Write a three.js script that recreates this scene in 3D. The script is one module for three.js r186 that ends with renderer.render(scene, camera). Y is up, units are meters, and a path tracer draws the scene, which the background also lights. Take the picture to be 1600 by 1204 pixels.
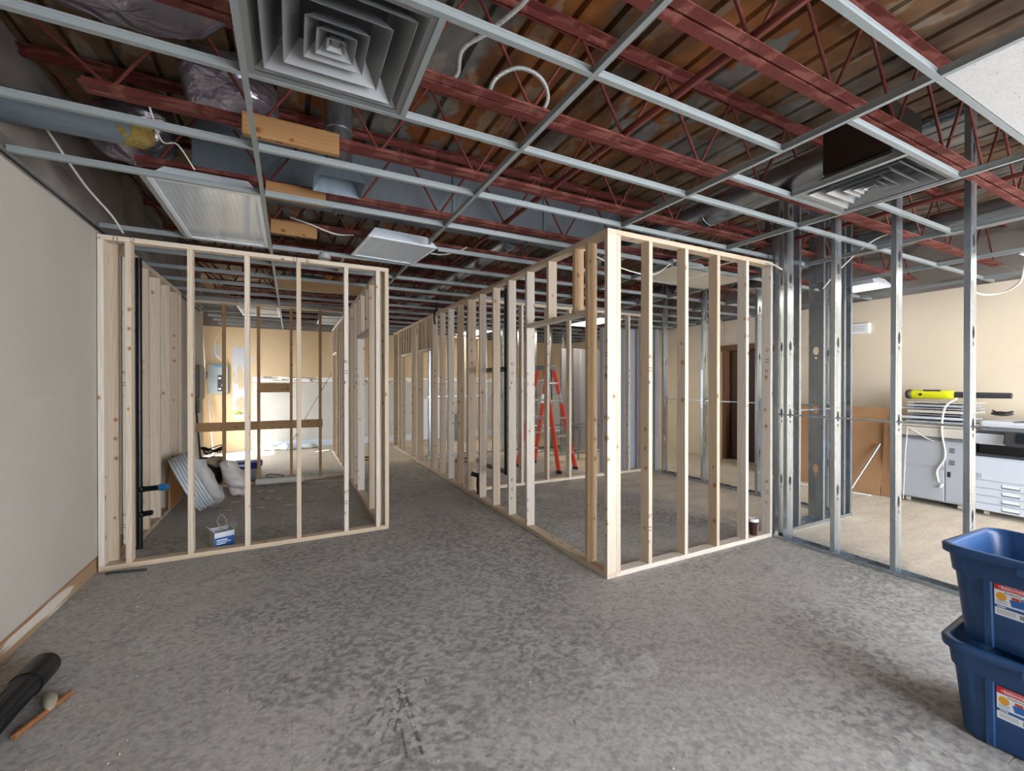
import * as THREE from 'three';
import { mergeGeometries } from 'three/addons/utils/BufferGeometryUtils.js';
import { RectAreaLightUniformsLib } from 'three/addons/lights/RectAreaLightUniformsLib.js';

// ---------------------------------------------------------------- camera, sky, sun, window light, exposure
RectAreaLightUniformsLib.init();
const scene = new THREE.Scene();
const renderer = new THREE.WebGLRenderer({ antialias: true });
renderer.toneMapping = THREE.LinearToneMapping;
renderer.toneMappingExposure = 1.12;
renderer.shadowMap.enabled = true;

const EYE = 1.45, YAW = 27.07 * Math.PI / 180, PITCH = 0.25 * Math.PI / 180;
const camera = new THREE.PerspectiveCamera(2 * Math.atan(602 / 675) * 180 / Math.PI, 1600 / 1204, 0.05, 120);
camera.position.set(0, EYE, 0);
camera.lookAt(Math.sin(YAW) * Math.cos(PITCH), EYE - Math.sin(PITCH), -Math.cos(YAW) * Math.cos(PITCH));

scene.background = new THREE.Color(0.86, 0.93, 1.0);       // bright hazy sky seen through the shop front
scene.backgroundIntensity = 7.0;

const sun = new THREE.DirectionalLight(0xfff6e8, 24);
sun.position.set(-10 * 1.0, 10 * 1.4, 10 * 0.6 - 5); sun.target.position.set(0, 0, -5);
sun.castShadow = true; sun.shadow.mapSize.set(4096, 4096);
Object.assign(sun.shadow.camera, { left: -14, right: 14, top: 14, bottom: -14, near: 0.5, far: 60 });
scene.add(sun, sun.target);

function windowLight(w, h, pos, look, color, power) {        // daylight in a real window opening
  const l = new THREE.RectAreaLight(color, power, w, h);
  l.position.set(...pos); l.lookAt(...look); scene.add(l); return l;
}
const FRONT_Z = 2.6;
windowLight(5.6, 2.2, [4.1, 1.42, FRONT_Z + 0.09], [4.1, 1.42, 0], 0xe8effc, 13);
windowLight(1.15, 2.05, [-1.75, 1.06, -9.80], [0, 1.06, -9.80], 0xe8f0ff, 5);

// ---------------------------------------------------------------- small helpers
let seed = 20240;
const rnd = () => { seed = (seed * 1664525 + 1013904223) >>> 0; return seed / 4294967296; };
const rr = (a, b) => a + (b - a) * rnd();
const V = (x, y, z) => new THREE.Vector3(x, y, z);
const taken = new Map();
function numbered(name) {
  const n = taken.get(name) ?? 0; taken.set(name, n + 1);
  return n ? name + '_' + String(n).padStart(3, '0') : name;
}
function thing(name, label, category, pos = [0, 0, 0], group) {
  const o = new THREE.Group(); o.name = numbered(name); o.position.set(...pos);
  o.userData = { label, category }; if (group) o.userData.group = group;
  scene.add(o); return o;
}
function part(name, geo, mat, parent, pos, rot) {
  const m = new THREE.Mesh(geo, mat); m.name = name;
  if (pos) m.position.set(...pos); if (rot) m.rotation.set(...rot);
  parent.add(m); return m;
}
function solo(name, label, category, geo, mat, pos, rot, group) {
  const m = new THREE.Mesh(geo, mat); m.name = numbered(name);
  if (pos) m.position.set(...pos); if (rot) m.rotation.set(...rot);
  m.userData = { label, category }; if (group) m.userData.group = group;
  scene.add(m); return m;
}
function struct(name, geo, mat, pos, label) {
  const m = geo ? new THREE.Mesh(geo, mat) : new THREE.Group(); m.name = name; if (pos) m.position.set(...pos);
  m.userData = { kind: 'structure', label: label ?? name.replace(/_/g, ' '), category: name.split('_')[0] };
  scene.add(m); return m;
}

// noise
const PERM = new Uint8Array(512); { const p = [...Array(256).keys()]; for (let i = 255; i > 0; i--) { const j = Math.floor(rnd() * (i + 1)); [p[i], p[j]] = [p[j], p[i]]; } for (let i = 0; i < 512; i++) PERM[i] = p[i & 255]; }
function vn(x, y) {
  const xi = Math.floor(x), yi = Math.floor(y); let fx = x - xi, fy = y - yi;
  fx = fx * fx * (3 - 2 * fx); fy = fy * fy * (3 - 2 * fy);
  const a = PERM[(xi & 255) + PERM[yi & 255]], b = PERM[((xi + 1) & 255) + PERM[yi & 255]];
  const c = PERM[(xi & 255) + PERM[(yi + 1) & 255]], d = PERM[((xi + 1) & 255) + PERM[(yi + 1) & 255]];
  return (a + (b - a) * fx + (c - a + (a - b - c + d) * fx) * fy) / 255;
}
function fbm(x, y, o = 4) { let s = 0, a = 0.5, t = 0; for (let i = 0; i < o; i++) { s += a * vn(x, y); t += a; x = x * 2.03 + 17.1; y = y * 2.03 + 9.7; a *= 0.5; } return s / t; }
const clamp = (v, a = 0, b = 1) => Math.min(b, Math.max(a, v));
const ss = (a, b, v) => { v = clamp((v - a) / (b - a)); return v * v * (3 - 2 * v); };
const mix3 = (a, b, t) => [a[0] + (b[0] - a[0]) * t, a[1] + (b[1] - a[1]) * t, a[2] + (b[2] - a[2]) * t];
function tex(w, h, fn, srgb = true, repeat = true) {          // fn(u, v) -> [r, g, b] 0..255
  const d = new Uint8Array(w * h * 4);
  for (let j = 0; j < h; j++) for (let i = 0; i < w; i++) {
    const c = fn((i + 0.5) / w, (j + 0.5) / h), k = (j * w + i) * 4;
    d[k] = clamp(c[0], 0, 255); d[k + 1] = clamp(c[1], 0, 255); d[k + 2] = clamp(c[2], 0, 255); d[k + 3] = 255;
  }
  const t = new THREE.DataTexture(d, w, h, THREE.RGBAFormat); t.magFilter = THREE.LinearFilter; t.minFilter = THREE.LinearMipmapLinearFilter; t.generateMipmaps = true;
  if (srgb) t.colorSpace = THREE.SRGBColorSpace;
  if (repeat) t.wrapS = t.wrapT = THREE.RepeatWrapping;
  t.needsUpdate = true; return t;
}
const std = (o) => new THREE.MeshStandardMaterial(o);
function canvasTex(w, h, draw) {
  const c = document.createElement('canvas'); c.width = w; c.height = h; draw(c.getContext('2d'), w, h);
  const t = new THREE.CanvasTexture(c); t.colorSpace = THREE.SRGBColorSpace; return t;
}

// chamfered box, uv in metres; grain = axis (0 x, 1 y, 2 z) that v runs along
const boxCache = new Map();
function cbox(w, h, d, c = 0.002, grain = 1, off = [0, 0], uvs = [1, 1]) {
  const key = [w, h, d, c, grain, off, uvs].map((v) => Array.isArray(v) ? v.map((q) => q.toFixed(3)).join() : (+v).toFixed(4)).join('|');
  if (boxCache.has(key)) return boxCache.get(key);
  const H = [w / 2, h / 2, d / 2]; c = Math.min(c, H[0] * 0.9, H[1] * 0.9, H[2] * 0.9);
  const P = (sx, sy, sz, ax) => { const s = [sx, sy, sz]; return s.map((q, i) => q * (H[i] - (i === ax ? 0 : c))); };
  const pos = [], uv = [], nor = [];
  const put = (pts, ax) => {
    const a = V(...pts[0]), n = V(...pts[1]).sub(a).cross(V(...pts[2]).sub(a)).normalize();
    const mid = pts.reduce((s, p) => [s[0] + p[0], s[1] + p[1], s[2] + p[2]], [0, 0, 0]);
    if (n.x * mid[0] + n.y * mid[1] + n.z * mid[2] < 0) { pts = [...pts].reverse(); n.negate(); }
    const tri = pts.length === 4 ? [0, 1, 2, 0, 2, 3] : [0, 1, 2];
    for (const t of tri) {
      const p = pts[t]; pos.push(...p); nor.push(n.x, n.y, n.z);
      let cu, cv;
      if (ax === grain) { cu = p[(ax + 1) % 3]; cv = p[(ax + 2) % 3]; } else { cv = p[grain]; cu = p[3 - ax - grain]; if (ax > (3 - ax - grain)) cu += 0.13; }
      uv.push(cu * uvs[0] + off[0], cv * uvs[1] + off[1]);
    }
  };
  for (let ax = 0; ax < 3; ax++) for (const s of [-1, 1]) {
    const o = [[-1, -1], [1, -1], [1, 1], [-1, 1]].map(([p, q]) => { const v = [0, 0, 0]; v[ax] = s; v[(ax + 1) % 3] = p; v[(ax + 2) % 3] = q; return P(...v, ax); });
    put(o, ax);
  }
  for (let ax = 0; ax < 3; ax++) { const b = (ax + 1) % 3, e = (ax + 2) % 3; for (const p of [-1, 1]) for (const q of [-1, 1]) {
    const mk = (s, f) => { const v = [0, 0, 0]; v[ax] = s; v[b] = p; v[e] = q; return P(...v, f); };
    put([mk(-1, b), mk(1, b), mk(1, e), mk(-1, e)], b);
  } }
  for (const x of [-1, 1]) for (const y of [-1, 1]) for (const z of [-1, 1]) put([P(x, y, z, 0), P(x, y, z, 1), P(x, y, z, 2)], 0);
  const g = new THREE.BufferGeometry();
  g.setAttribute('position', new THREE.Float32BufferAttribute(pos, 3)); g.setAttribute('normal', new THREE.Float32BufferAttribute(nor, 3)); g.setAttribute('uv', new THREE.Float32BufferAttribute(uv, 2));
  boxCache.set(key, g); return g;
}
const at = (g, x, y, z, rx = 0, ry = 0, rz = 0) => { const c = g.clone(); if (rx || ry || rz) c.applyMatrix4(new THREE.Matrix4().makeRotationFromEuler(new THREE.Euler(rx, ry, rz))); c.translate(x, y, z); return c; };
const merge = (list) => mergeGeometries(list.map((g) => { const n = g.index ? g.toNonIndexed() : g; for (const k of Object.keys(n.attributes)) if (!['position', 'normal', 'uv'].includes(k)) n.deleteAttribute(k); return n; }));
const tube = (pts, r, seg = 40, rad = 8, closed = false) => new THREE.TubeGeometry(new THREE.CatmullRomCurve3(pts.map((p) => V(...p)), closed, 'centripetal'), seg, r, rad, closed);
function rod(a, b, r, n = 8) { const A = V(...a), B = V(...b), d = B.clone().sub(A), g = new THREE.CylinderGeometry(r, r, d.length(), n, 1); g.applyQuaternion(new THREE.Quaternion().setFromUnitVectors(V(0, 1, 0), d.normalize())); const m = A.add(B).multiplyScalar(0.5); g.translate(m.x, m.y, m.z); return g; }
// profile (list of [a, b]) extruded along an axis and centred: 'x' -> (z, y), 'z' -> (x, y)
function extrude(profile, len, axis) {
  const s = new THREE.Shape(profile.map(([a, b]) => new THREE.Vector2(a, b)));
  const g = new THREE.ExtrudeGeometry(s, { depth: len, bevelEnabled: false, steps: 1 }); g.translate(0, 0, -len / 2);
  if (axis === 'x') g.rotateY(-Math.PI / 2);
  return g;
}
function noisy(g, amp, freq, k = 0) {                          // lumpy surface, keeps it closed
  const p = g.attributes.position, n = g.attributes.normal;
  for (let i = 0; i < p.count; i++) {
    const x = p.getX(i), y = p.getY(i), z = p.getZ(i);
    const q = (fbm(x * freq + 31 + k, y * freq + z * freq * 0.7 + 11, 3) + fbm(z * freq + 51, x * freq * 0.6 + y * freq + k, 3) - 1) * amp;
    p.setXYZ(i, x + n.getX(i) * q, y + n.getY(i) * q, z + n.getZ(i) * q);
  }
  g.computeVertexNormals(); return g;
}

// ---------------------------------------------------------------- materials
const woodMap = tex(512, 2048, (u, v) => {                     // covers 0.5 m across, 2.5 m along
  const x = u * 0.5, y = v * 2.5, xi = ((u * 5) % 1);
  let wob = fbm(x * 9, y * 1.3, 3) * 0.10;
  const ring = Math.sin((x + wob) * 230 + fbm(x * 14 + 4, y * 0.8, 2) * 7);
  const fine = fbm(x * 420, y * 9, 2) - 0.5;
  let c = mix3([216, 206, 193], [198, 184, 166], ss(-0.2, 1, ring) * 0.55 + fine * 0.5);
  const tone = fbm(Math.floor(u * 5) * 7.7 + 0.5, 3.3, 1); c = mix3(c, [206, 189, 166], tone * 0.35);
  const kx = Math.floor(u * 10), ky = Math.floor(v * 16), h1 = vn(kx * 3.7 + 0.5, ky * 5.1 + 0.5), h2 = vn(kx * 9.1 + 9, ky * 2.3 + 4);
  if (h1 > 0.80) { const dx = (u * 10 - kx - 0.25 - 0.5 * h2) * 0.05, dy = (v * 16 - ky - 0.3 - 0.4 * h1) * 0.156, r = Math.hypot(dx, dy * 0.8) / (0.005 + 0.008 * h2); c = mix3(c, [120, 78, 45], clamp(1.35 - r) * 0.85); c = mix3(c, [176, 132, 92], clamp(2.4 - r) * 0.3); }
  // dark ink marks: short bars and blots of the grade stamp, no readable letters
  const sv = (y % 1.25), col = Math.floor(u * 5);
  if (col % 2 === 1 && xi > 0.25 && xi < 0.62) {
    if ((sv > 0.40 && sv < 0.406) || (sv > 0.424 && sv < 0.430)) c = mix3(c, [70, 58, 52], 0.75);
    if (sv > 0.30 && sv < 0.33 && xi < 0.5 && vn(x * 300, y * 150) > 0.5) c = mix3(c, [70, 58, 52], 0.65);
    if (sv > 0.50 && sv < 0.53 && vn(x * 260, y * 170) > 0.52) c = mix3(c, [80, 66, 58], 0.6);
  }
  return c;
});
woodMap.repeat.set(2, 0.4);
const woodBump = tex(256, 512, (u, v) => { const g = 128 + (fbm(u * 180, v * 30, 2) - 0.5) * 120; return [g, g, g]; }, false); woodBump.repeat.set(2, 0.4);
const wood = [0xfffaf2, 0xf6eee2, 0xffffff, 0xeee2d2].map((c) => std({ map: woodMap, bumpMap: woodBump, bumpScale: 0.0006, color: c, roughness: 0.82 }));
const woodOrange = std({ map: woodMap, bumpMap: woodBump, bumpScale: 0.0006, color: 0xf0d6b6, roughness: 0.8 });
const woodBlock = std({ map: woodMap, bumpMap: woodBump, bumpScale: 0.0006, color: 0xc29a6c, roughness: 0.85 });
const woodTan = std({ map: woodMap, bumpMap: woodBump, bumpScale: 0.0006, color: 0xd3b08a, roughness: 0.85 });

const galvMap = tex(256, 512, (u, v) => { const g = 205 + (fbm(u * 14, v * 5, 4) - 0.5) * 24 + (vn(u * 120, v * 240) - 0.5) * 10; return [g - 4, g, g + 3]; });
const galvRough = tex(256, 512, (u, v) => { const g = 36 + fbm(u * 4 + 4, v * 3 + 9, 3) * 60; return [g, g, g]; }, false);
const galvBump = tex(256, 512, (u, v) => { const g = 128 + (fbm(u * 3, v * 6, 2) - 0.5) * 200; return [g, g, g]; }, false);
for (const t of [galvMap, galvRough, galvBump]) t.repeat.set(2, 0.8);
const galv = std({ map: galvMap, color: 0xe4ebf1, roughnessMap: galvRough, roughness: 1, metalness: 0.92, bumpMap: galvBump, bumpScale: 0.0004 });
const duct = std({ map: galvMap, color: 0xc9ced2, roughnessMap: galvRough, roughness: 1, metalness: 0.85, bumpMap: galvBump, bumpScale: 0.003 });
const ductDull = std({ map: galvMap, color: 0x9aa6b0, roughness: 0.6, metalness: 0.45 });
const teeWhite = std({ color: 0x939a9a, roughness: 0.45, metalness: 0.25 });
const white = std({ color: 0xe6e8e8, roughness: 0.5 });
const whitePaint = std({ color: 0xdfe6ec, roughness: 0.4 });
const black = std({ color: 0x101113, roughness: 0.5 });
const absMat = std({ color: 0x0b0c0d, roughness: 0.35 });
const darkGrey = std({ color: 0x34363a, roughness: 0.55 });
const diffMat = std({ color: 0x8b8d8e, roughness: 0.42, metalness: 0.55 });
const steelRed = std({ map: tex(256, 256, (u, v) => {
  const d = fbm(u * 6, v * 6, 5), f = fbm(u * 40 + 3, v * 40, 3);
  let c = mix3([110, 43, 34], [86, 32, 26], f); return mix3(c, [156, 104, 92], ss(0.52, 0.70, d) * 0.6);
}), roughness: 0.75 });
steelRed.map.repeat.set(2, 2);
const conduitMat = std({ color: 0xb9bab6, roughness: 0.45, metalness: 0.35 });
const cableWhite = std({ color: 0xd9d6cc, roughness: 0.6 });
const foil = std({ map: tex(256, 256, (u, v) => { const g = 165 + (fbm(u * 8, v * 8, 4) - 0.5) * 90; return [g, g - 6, g + 6]; }), bumpMap: tex(256, 256, (u, v) => { const g = 255 * fbm(u * 9, v * 9, 5); return [g, g, g]; }, false), bumpScale: 0.03, roughness: 0.28, metalness: 0.85 });
const batt = std({ map: tex(128, 128, (u, v) => { const g = fbm(u * 20, v * 20, 4); return mix3([120, 100, 48], [178, 156, 92], g); }), roughness: 1 });

// ---------------------------------------------------------------- the setting
// floor: dusty concrete, tan adhesive residue beyond the steel partition and at the back
const SCRATCH = []; for (let k = 0; k < 9; k++) SCRATCH.push([0.32 + 0.02 * k + rr(-0.06, 0.06), -1.62 - rr(0, 0.3), 0.45 + rr(-0.06, 0.1), -1.95 - rr(0, 0.15), 0.006, 1]);
for (let k = 0; k < 6; k++) { const z = -2.55 - 0.035 * k; SCRATCH.push([-0.28 + rr(-0.08, 0.08), z, 0.08 + rr(-0.1, 0.1), z - 0.16, 0.007, 0]); }
function floorColor(x, z) {
  const w = fbm(x * 0.9 + 5, z * 0.9, 3) * 1.6, w2 = fbm(x * 2.1 + 31, z * 2.1 + 8, 2) * 1.2;
  const coarse = fbm(x * 0.7 + w, z * 0.8 + w, 4), dirt = fbm(x * 0.9 + w2 + 3, z * 1.1 - w2, 4), speck = fbm(x * 38 + z * 10 + w2 * 5, z * 50 - x * 12, 4), fine = fbm(x * 80, z * 80, 2);
  let c = mix3([158, 154, 148], [184, 179, 172], coarse);
  c = mix3(c, [92, 92, 92], ss(0.42, 0.72, dirt) * ss(0.28, 0.8, speck) * 0.55);
  c = mix3(c, [126, 124, 121], ss(0.45, 0.75, speck) * 0.4);
  for (const [x0, z0, x1, z1, r, dark] of SCRATCH) { const dx = x1 - x0, dz = z1 - z0, q = clamp(((x - x0) * dx + (z - z0) * dz) / (dx * dx + dz * dz)), ex = x - x0 - q * dx, ez = z - z0 - q * dz, e = ex * ex + ez * ez; if (e < r * r && speck > 0.4) c = mix3(c, dark ? [66, 66, 68] : [196, 194, 190], 0.6 * (1 - e / (r * r))); }
  const sw = fbm(x * 3.1 + 40 + w, z * 4.2 + 13, 3); c = mix3(c, [184, 182, 178], ss(0.60, 0.72, sw) * ss(0.5, 0.62, fbm(x * 5 + z * 30 + w2 * 6, z * 7 - x * 16, 2)) * 0.55);
  const k = (fine - 0.5) * 34; c = [c[0] + k, c[1] + k, c[2] + k];
  if (vn(x * 70 + 3, z * 70) > 0.94 && vn(x * 11, z * 11 + 7) > 0.55) c = mix3(c, [205, 203, 198], 0.6);
  if (vn(x * 62 + 9, z * 62 + 5) > 0.94 && vn(x * 9 + 5, z * 9) > 0.5) c = mix3(c, [58, 57, 57], 0.5);
  // residue of the old floor covering
  const edge = fbm(x * 2.2, z * 2.2, 4) - 0.5;
  const t = Math.max(ss(4.05, 4.5, x + edge * 0.8) * ss(-9.5, -3, z + 4), ss(-7.4, -8.4, z + edge * 1.4));
  const res = mix3([196, 182, 160], [222, 210, 190], fbm(x * 2.2, z * 12, 4)); const k2 = (fine - 0.5) * 34;
  c = mix3(c, [res[0] + k2, res[1] + k2, res[2] + k2], t * (0.72 + 0.28 * fbm(x * 3 + 8, z * 3, 3)));
  return c;
}
const fineBump = tex(512, 512, (u, v) => { const g = 255 * (0.6 * fbm(u * 26, v * 26, 5) + 0.4 * fbm(u * 7, v * 9, 4)); return [g, g, g]; }, false);
function floorPiece(x0, x1, z0, z1, px) {
  const w = x1 - x0, d = z1 - z0;
  const t = tex(px, Math.round(px * d / w), (u, v) => floorColor(x0 + u * w, z1 - v * d), true, false);
  const b = fineBump.clone(); b.repeat.set(w / 1.1, d / 1.1); b.needsUpdate = true;
  const m = std({ map: t, bumpMap: b, bumpScale: 0.004, roughness: 0.88 });
  const g = new THREE.BoxGeometry(w, 0.2, d); return [g, m, [(x0 + x1) / 2, -0.1, (z0 + z1) / 2]];
}
const floor = struct('floor', null, null, [0, 0, 0], 'dusty bare concrete floor with scuffs and adhesive residue');
for (const [x0, x1, z0, z1, px] of [[-2.2, 4.1, -4.6, 2.7, 1640], [4.1, 7.8, -4.6, 2.7, 800], [-2.2, 7.8, -11.3, -4.6, 1200]]) { const [g, m, p] = floorPiece(x0, x1, z0, z1, px); part('slab', g, m, floor, p); }

const plaster = (c, a = 10) => { const t = tex(256, 256, (u, v) => { const k = (fbm(u * 5, v * 5, 5) - 0.5) * a + (vn(u * 200, v * 200) - 0.5) * 4; return [c[0] + k, c[1] + k, c[2] + k]; }); t.repeat.set(0.5, 0.5); return t; };
const wallGreige = std({ map: plaster([184, 177, 165]), roughness: 0.78 });
const wallBeige = std({ map: plaster([216, 202, 180], 8), roughness: 0.75 });
const wallWhite = std({ map: plaster([214, 208, 202], 12), roughness: 0.8 });
const bareBoard = std({ map: tex(256, 256, (u, v) => { const g = fbm(u * 6, v * 6, 5), d = fbm(u * 3 + 9, v * 20, 3); let c = mix3([118, 110, 104], [160, 152, 146], g); return mix3(c, [92, 84, 78], ss(0.55, 0.75, d) * 0.5); }), roughness: 0.9 });
bareBoard.map.repeat.set(0.5, 0.5);
const DECK = 3.36, GRID = 2.655;
struct('wall_left', cbox(0.14, 2.5, 11.6, 0.001, 1), wallGreige, [-1.40, 1.375, -3.1], 'smooth greige painted drywall on the left');   // z -8.9 .. 2.7
struct('wall_left_upper', cbox(0.14, DECK + 0.1 - 2.625, 11.6, 0.001, 1), bareBoard, [-1.425, (DECK + 0.1 + 2.625) / 2, -3.1], 'bare unpainted board above the ceiling grid');
const tornStrip = std({ map: tex(1024, 64, (u, v) => {
  const x = u * 8, e = fbm(x * 3, v * 4, 4), f = fbm(x * 1.2 + 4, v * 2.5, 3); let c = mix3([150, 122, 92], [176, 148, 116], e);
  if (f > 0.56) c = mix3(c, [206, 196, 182], ss(0.56, 0.64, f)); if (v > 0.86 - 0.2 * e) c = mix3(c, [140, 96, 62], 0.7); return c;
}), roughness: 0.95 });
tornStrip.map.repeat.set(1 / 8, 1 / 0.13);
{ const g = cbox(0.125, 0.125, 11.6, 0.001, 1).clone(), uv = g.attributes.uv, p = g.attributes.position; for (let i = 0; i < p.count; i++) uv.setXY(i, p.getZ(i), p.getY(i) + 0.0625); struct('baseboard_left', g, tornStrip, [-1.40, 0.0625, -3.1], 'torn brown paper strip where the baseboard was pulled off'); }
// rear left alcove with the side door
struct('wall_alcove', merge([at(cbox(0.14, 2.75, 0.35, 0.001), -1.73, 1.375, -9.05), at(cbox(0.14, 2.75, 0.75, 0.001), -1.73, 1.375, -10.75), at(cbox(0.14, 0.65, 1.2, 0.001), -1.73, 2.425, -9.8), at(cbox(0.4, 2.75, 0.1, 0.001), -1.53, 1.375, -8.87), at(cbox(0.14, 0.75, 2.3, 0.001), -1.73, 3.1, -10.0)]), wallWhite, [0, 0, 0], 'white wall of the rear alcove around the side door');
const door2 = struct('door_2', null, null, [-1.76, 0, -9.8], 'side door frame open to daylight');
for (const s of [-1, 1]) part('jamb', cbox(0.12, 2.1, 0.05, 0.004), darkGrey, door2, [0, 1.05, s * 0.6]);
part('door_head', cbox(0.12, 0.05, 1.25, 0.004), darkGrey, door2, [0, 2.11, 0]);
// back wall, tan above, skim-coated below
const backMat = std({ map: tex(1536, 480, (u, v) => {
  const x = -1.8 + u * 9.5, y = v * 3.4, e = (fbm(x * 4, y * 5, 4) - 0.5);
  if (y > 2.66) { const g = 96 + fbm(x * 4, y * 4, 4) * 40; return [g, g - 8, g - 14]; }
  let c = [206, 182, 146]; const k = (fbm(x * 3, y * 3, 4) - 0.5) * 12;
  const low = mix3([206, 205, 198], [196, 194, 186], fbm(x * 5, y * 5, 3));
  if (x > -0.75) { if (y < 1.46 + e * 0.03) c = low; else if (y < 1.6 + e * 0.05) { c = [236, 236, 234]; if (fbm(x * 7 + 3, y * 40, 3) > 0.60) c = [150, 142, 132]; if (Math.abs(y - 1.47) < 0.007) c = [176, 140, 100]; } if (y < 0.16 + e * 0.06) c = [218, 226, 236]; }
  else {
    if (x > -1.12 && x < -0.88 && y > 0.88 && y < 2.25 + e * 0.1) c = mix3([184, 185, 190], [186, 168, 140], ss(0.5, 0.62, fbm(x * 9, y * 4, 3)));
    if (x > -1.5 && x < -1.25 && y > 2.0 && y < 2.28) c = [196, 190, 180];
    if (x > -0.86 && x < -0.72 && y > 1.9 && y < 2.08) c = [190, 190, 194];
  }
  return [c[0] + k, c[1] + k, c[2] + k];
}, true, false), roughness: 0.8 });
{ const g = new THREE.BoxGeometry(9.5, 3.4, 0.14); struct('wall_back', g, backMat, [2.95, 1.7, -11.07], 'tan rear wall with a bare skim-coated lower half'); }
struct('wall_right', merge([at(cbox(0.14, 2.66, 7.3, 0.001), 7.57, 1.33, -0.95), at(cbox(0.14, 2.66, 5.5, 0.001), 7.57, 1.33, -8.35), at(cbox(0.14, 0.54, 1.02, 0.001), 7.57, 2.39, -5.1)]), wallBeige, [0, 0, 0], 'warm beige painted wall behind the copiers');
struct('wall_right_upper', cbox(0.14, 0.8, 13.8, 0.001), bareBoard, [7.58, 3.06, -4.2], 'bare board above the ceiling grid over the beige wall');
const brown = std({ map: woodMap, color: 0x7c5636, roughness: 0.5 });
const door1 = struct('door_1', null, null, [7.52, 0, -5.1], 'dark brown wooden door with brown frame in the beige wall');
for (const s of [-1, 1]) part('jamb', cbox(0.14, 2.1, 0.08, 0.004), brown, door1, [0, 1.05, s * 0.47]);
part('door_head', cbox(0.14, 0.1, 1.1, 0.004, 2), brown, door1, [0, 2.13, 0]);
part('door_leaf', cbox(0.045, 2.08, 0.86, 0.003), std({ map: woodMap, color: 0x4a2f1d, roughness: 0.5 }), door1, [0.06, 1.04, 0]);
part('door_knob', new THREE.SphereGeometry(0.03, 16, 12), conduitMat, door1, [-0.0, 1.0, 0.33]);
// shop front behind the camera
const frontWall = std({ map: plaster([206, 200, 190]), roughness: 0.85 });
struct('wall_front', merge([at(cbox(2.6, 3.45, 0.18, 0.001), -0.05, 1.725, FRONT_Z + 0.09), at(cbox(0.65, 3.45, 0.18, 0.001), 7.25, 1.725, FRONT_Z + 0.09), at(cbox(5.68, 0.28, 0.18, 0.001), 4.09, 0.14, FRONT_Z + 0.09), at(cbox(5.68, 0.87, 0.18, 0.001), 4.09, 3.015, FRONT_Z + 0.09)]), frontWall, [0, 0, 0], 'front wall around the shop window');
const win = struct('window_1', null, null, [4.1, 1.42, FRONT_Z + 0.12], 'wide shop window with dark mullions');
const paneMat = new THREE.MeshPhysicalMaterial({ color: 0xffffff, transmission: 1, thickness: 0, roughness: 0.02, ior: 1.5 });
for (let k = 0; k <= 4; k++) part('mullion', cbox(0.05, 2.26, 0.06, 0.003), darkGrey, win, [-2.8 + k * 1.4, 0, 0]);
for (let k = 0; k < 4; k++) part('pane', new THREE.BoxGeometry(1.35, 2.2, 0.006), paneMat, win, [-2.1 + k * 1.4, 0, 0]);
struct('pavement', new THREE.BoxGeometry(60, 0.2, 40), std({ map: plaster([150, 148, 144]), roughness: 0.95 }), [3, -0.25, FRONT_Z + 20.3], 'pale pavement outside the shop window');
struct('side_yard', new THREE.BoxGeometry(20, 0.2, 30), std({ map: plaster([150, 148, 144]), roughness: 0.95 }), [-11.9, -0.25, -12], 'pale paving outside the side door');

// roof deck: ribbed steel with flaking ochre primer
const deckMat = std({ map: tex(1024, 1536, (u, v) => {
  const x = u * 9.4, z = v * 14.5, p = fbm(x * 1.1 + 3, z * 0.9, 5), q = fbm(x * 3.2, z * 2.4 + 5, 5), m = fbm(x * 0.45 + 7, z * 0.45 + 2, 3);
  let c = mix3([146, 88, 38], [112, 66, 32], q); c = mix3(c, [108, 84, 62], ss(1.3, 2.9, x + (m - 0.5) * 2.5));
  const peel = ss(0.505, 0.52, q * 0.5 + p * 0.3 + fbm(x * 7 + 2, z * 3.2, 4) * 0.2 + (m - 0.5) * 0.22); c = mix3(c, mix3([96, 94, 92], [124, 120, 116], fbm(x * 14, z * 14, 3)), peel);
  const fl = fbm(x * 9 + 30, z * 3.5, 4); c = mix3(c, [150, 140, 126], ss(0.63, 0.66, fl) * 0.6);
  c = mix3(c, [58, 42, 30], ss(0.48, 0.68, fbm(x * 2.4 + 19, z * 1.1, 4)) * 0.65);
  const f = (fbm(x * 16, z * 16, 3) - 0.5) * 30; return [c[0] + f, c[1] + f, c[2] + f];
}, true, true), roughness: 0.62, metalness: 0.15 });
deckMat.map.repeat.set(1 / 9.4, 1 / 14.5);
{ // profile along x, extruded along z
  const pts = [], pitch = 0.203; for (let x = -1.5; x < 7.75; x += pitch) pts.push([x, DECK], [x + 0.164, DECK], [x + 0.173, DECK + 0.036], [x + 0.194, DECK + 0.036]);
  const pos = [], uv = [], idx = [], z0 = -11.2, z1 = 2.8;
  pts.forEach(([x, y], i) => { pos.push(x, y, z0, x, y, z1); uv.push(x, -z0, x, -z1); if (i) { const a = 2 * (i - 1); idx.push(a, a + 2, a + 1, a + 1, a + 2, a + 3); } });
  const g = new THREE.BufferGeometry(); g.setAttribute('position', new THREE.Float32BufferAttribute(pos, 3)); g.setAttribute('uv', new THREE.Float32BufferAttribute(uv, 2)); g.setIndex(idx);
  const f = g.toNonIndexed(); f.computeVertexNormals(); deckMat.side = THREE.DoubleSide;
  const d = struct('ceiling', f, deckMat, [0, 0, 0], 'ribbed steel roof deck with flaking ochre primer');
  part('roof_board', new THREE.BoxGeometry(9.6, 0.08, 14.3), std({ color: 0x5a5048, roughness: 1 }), d, [3.1, DECK + 0.085, -4.2]);
}

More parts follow.
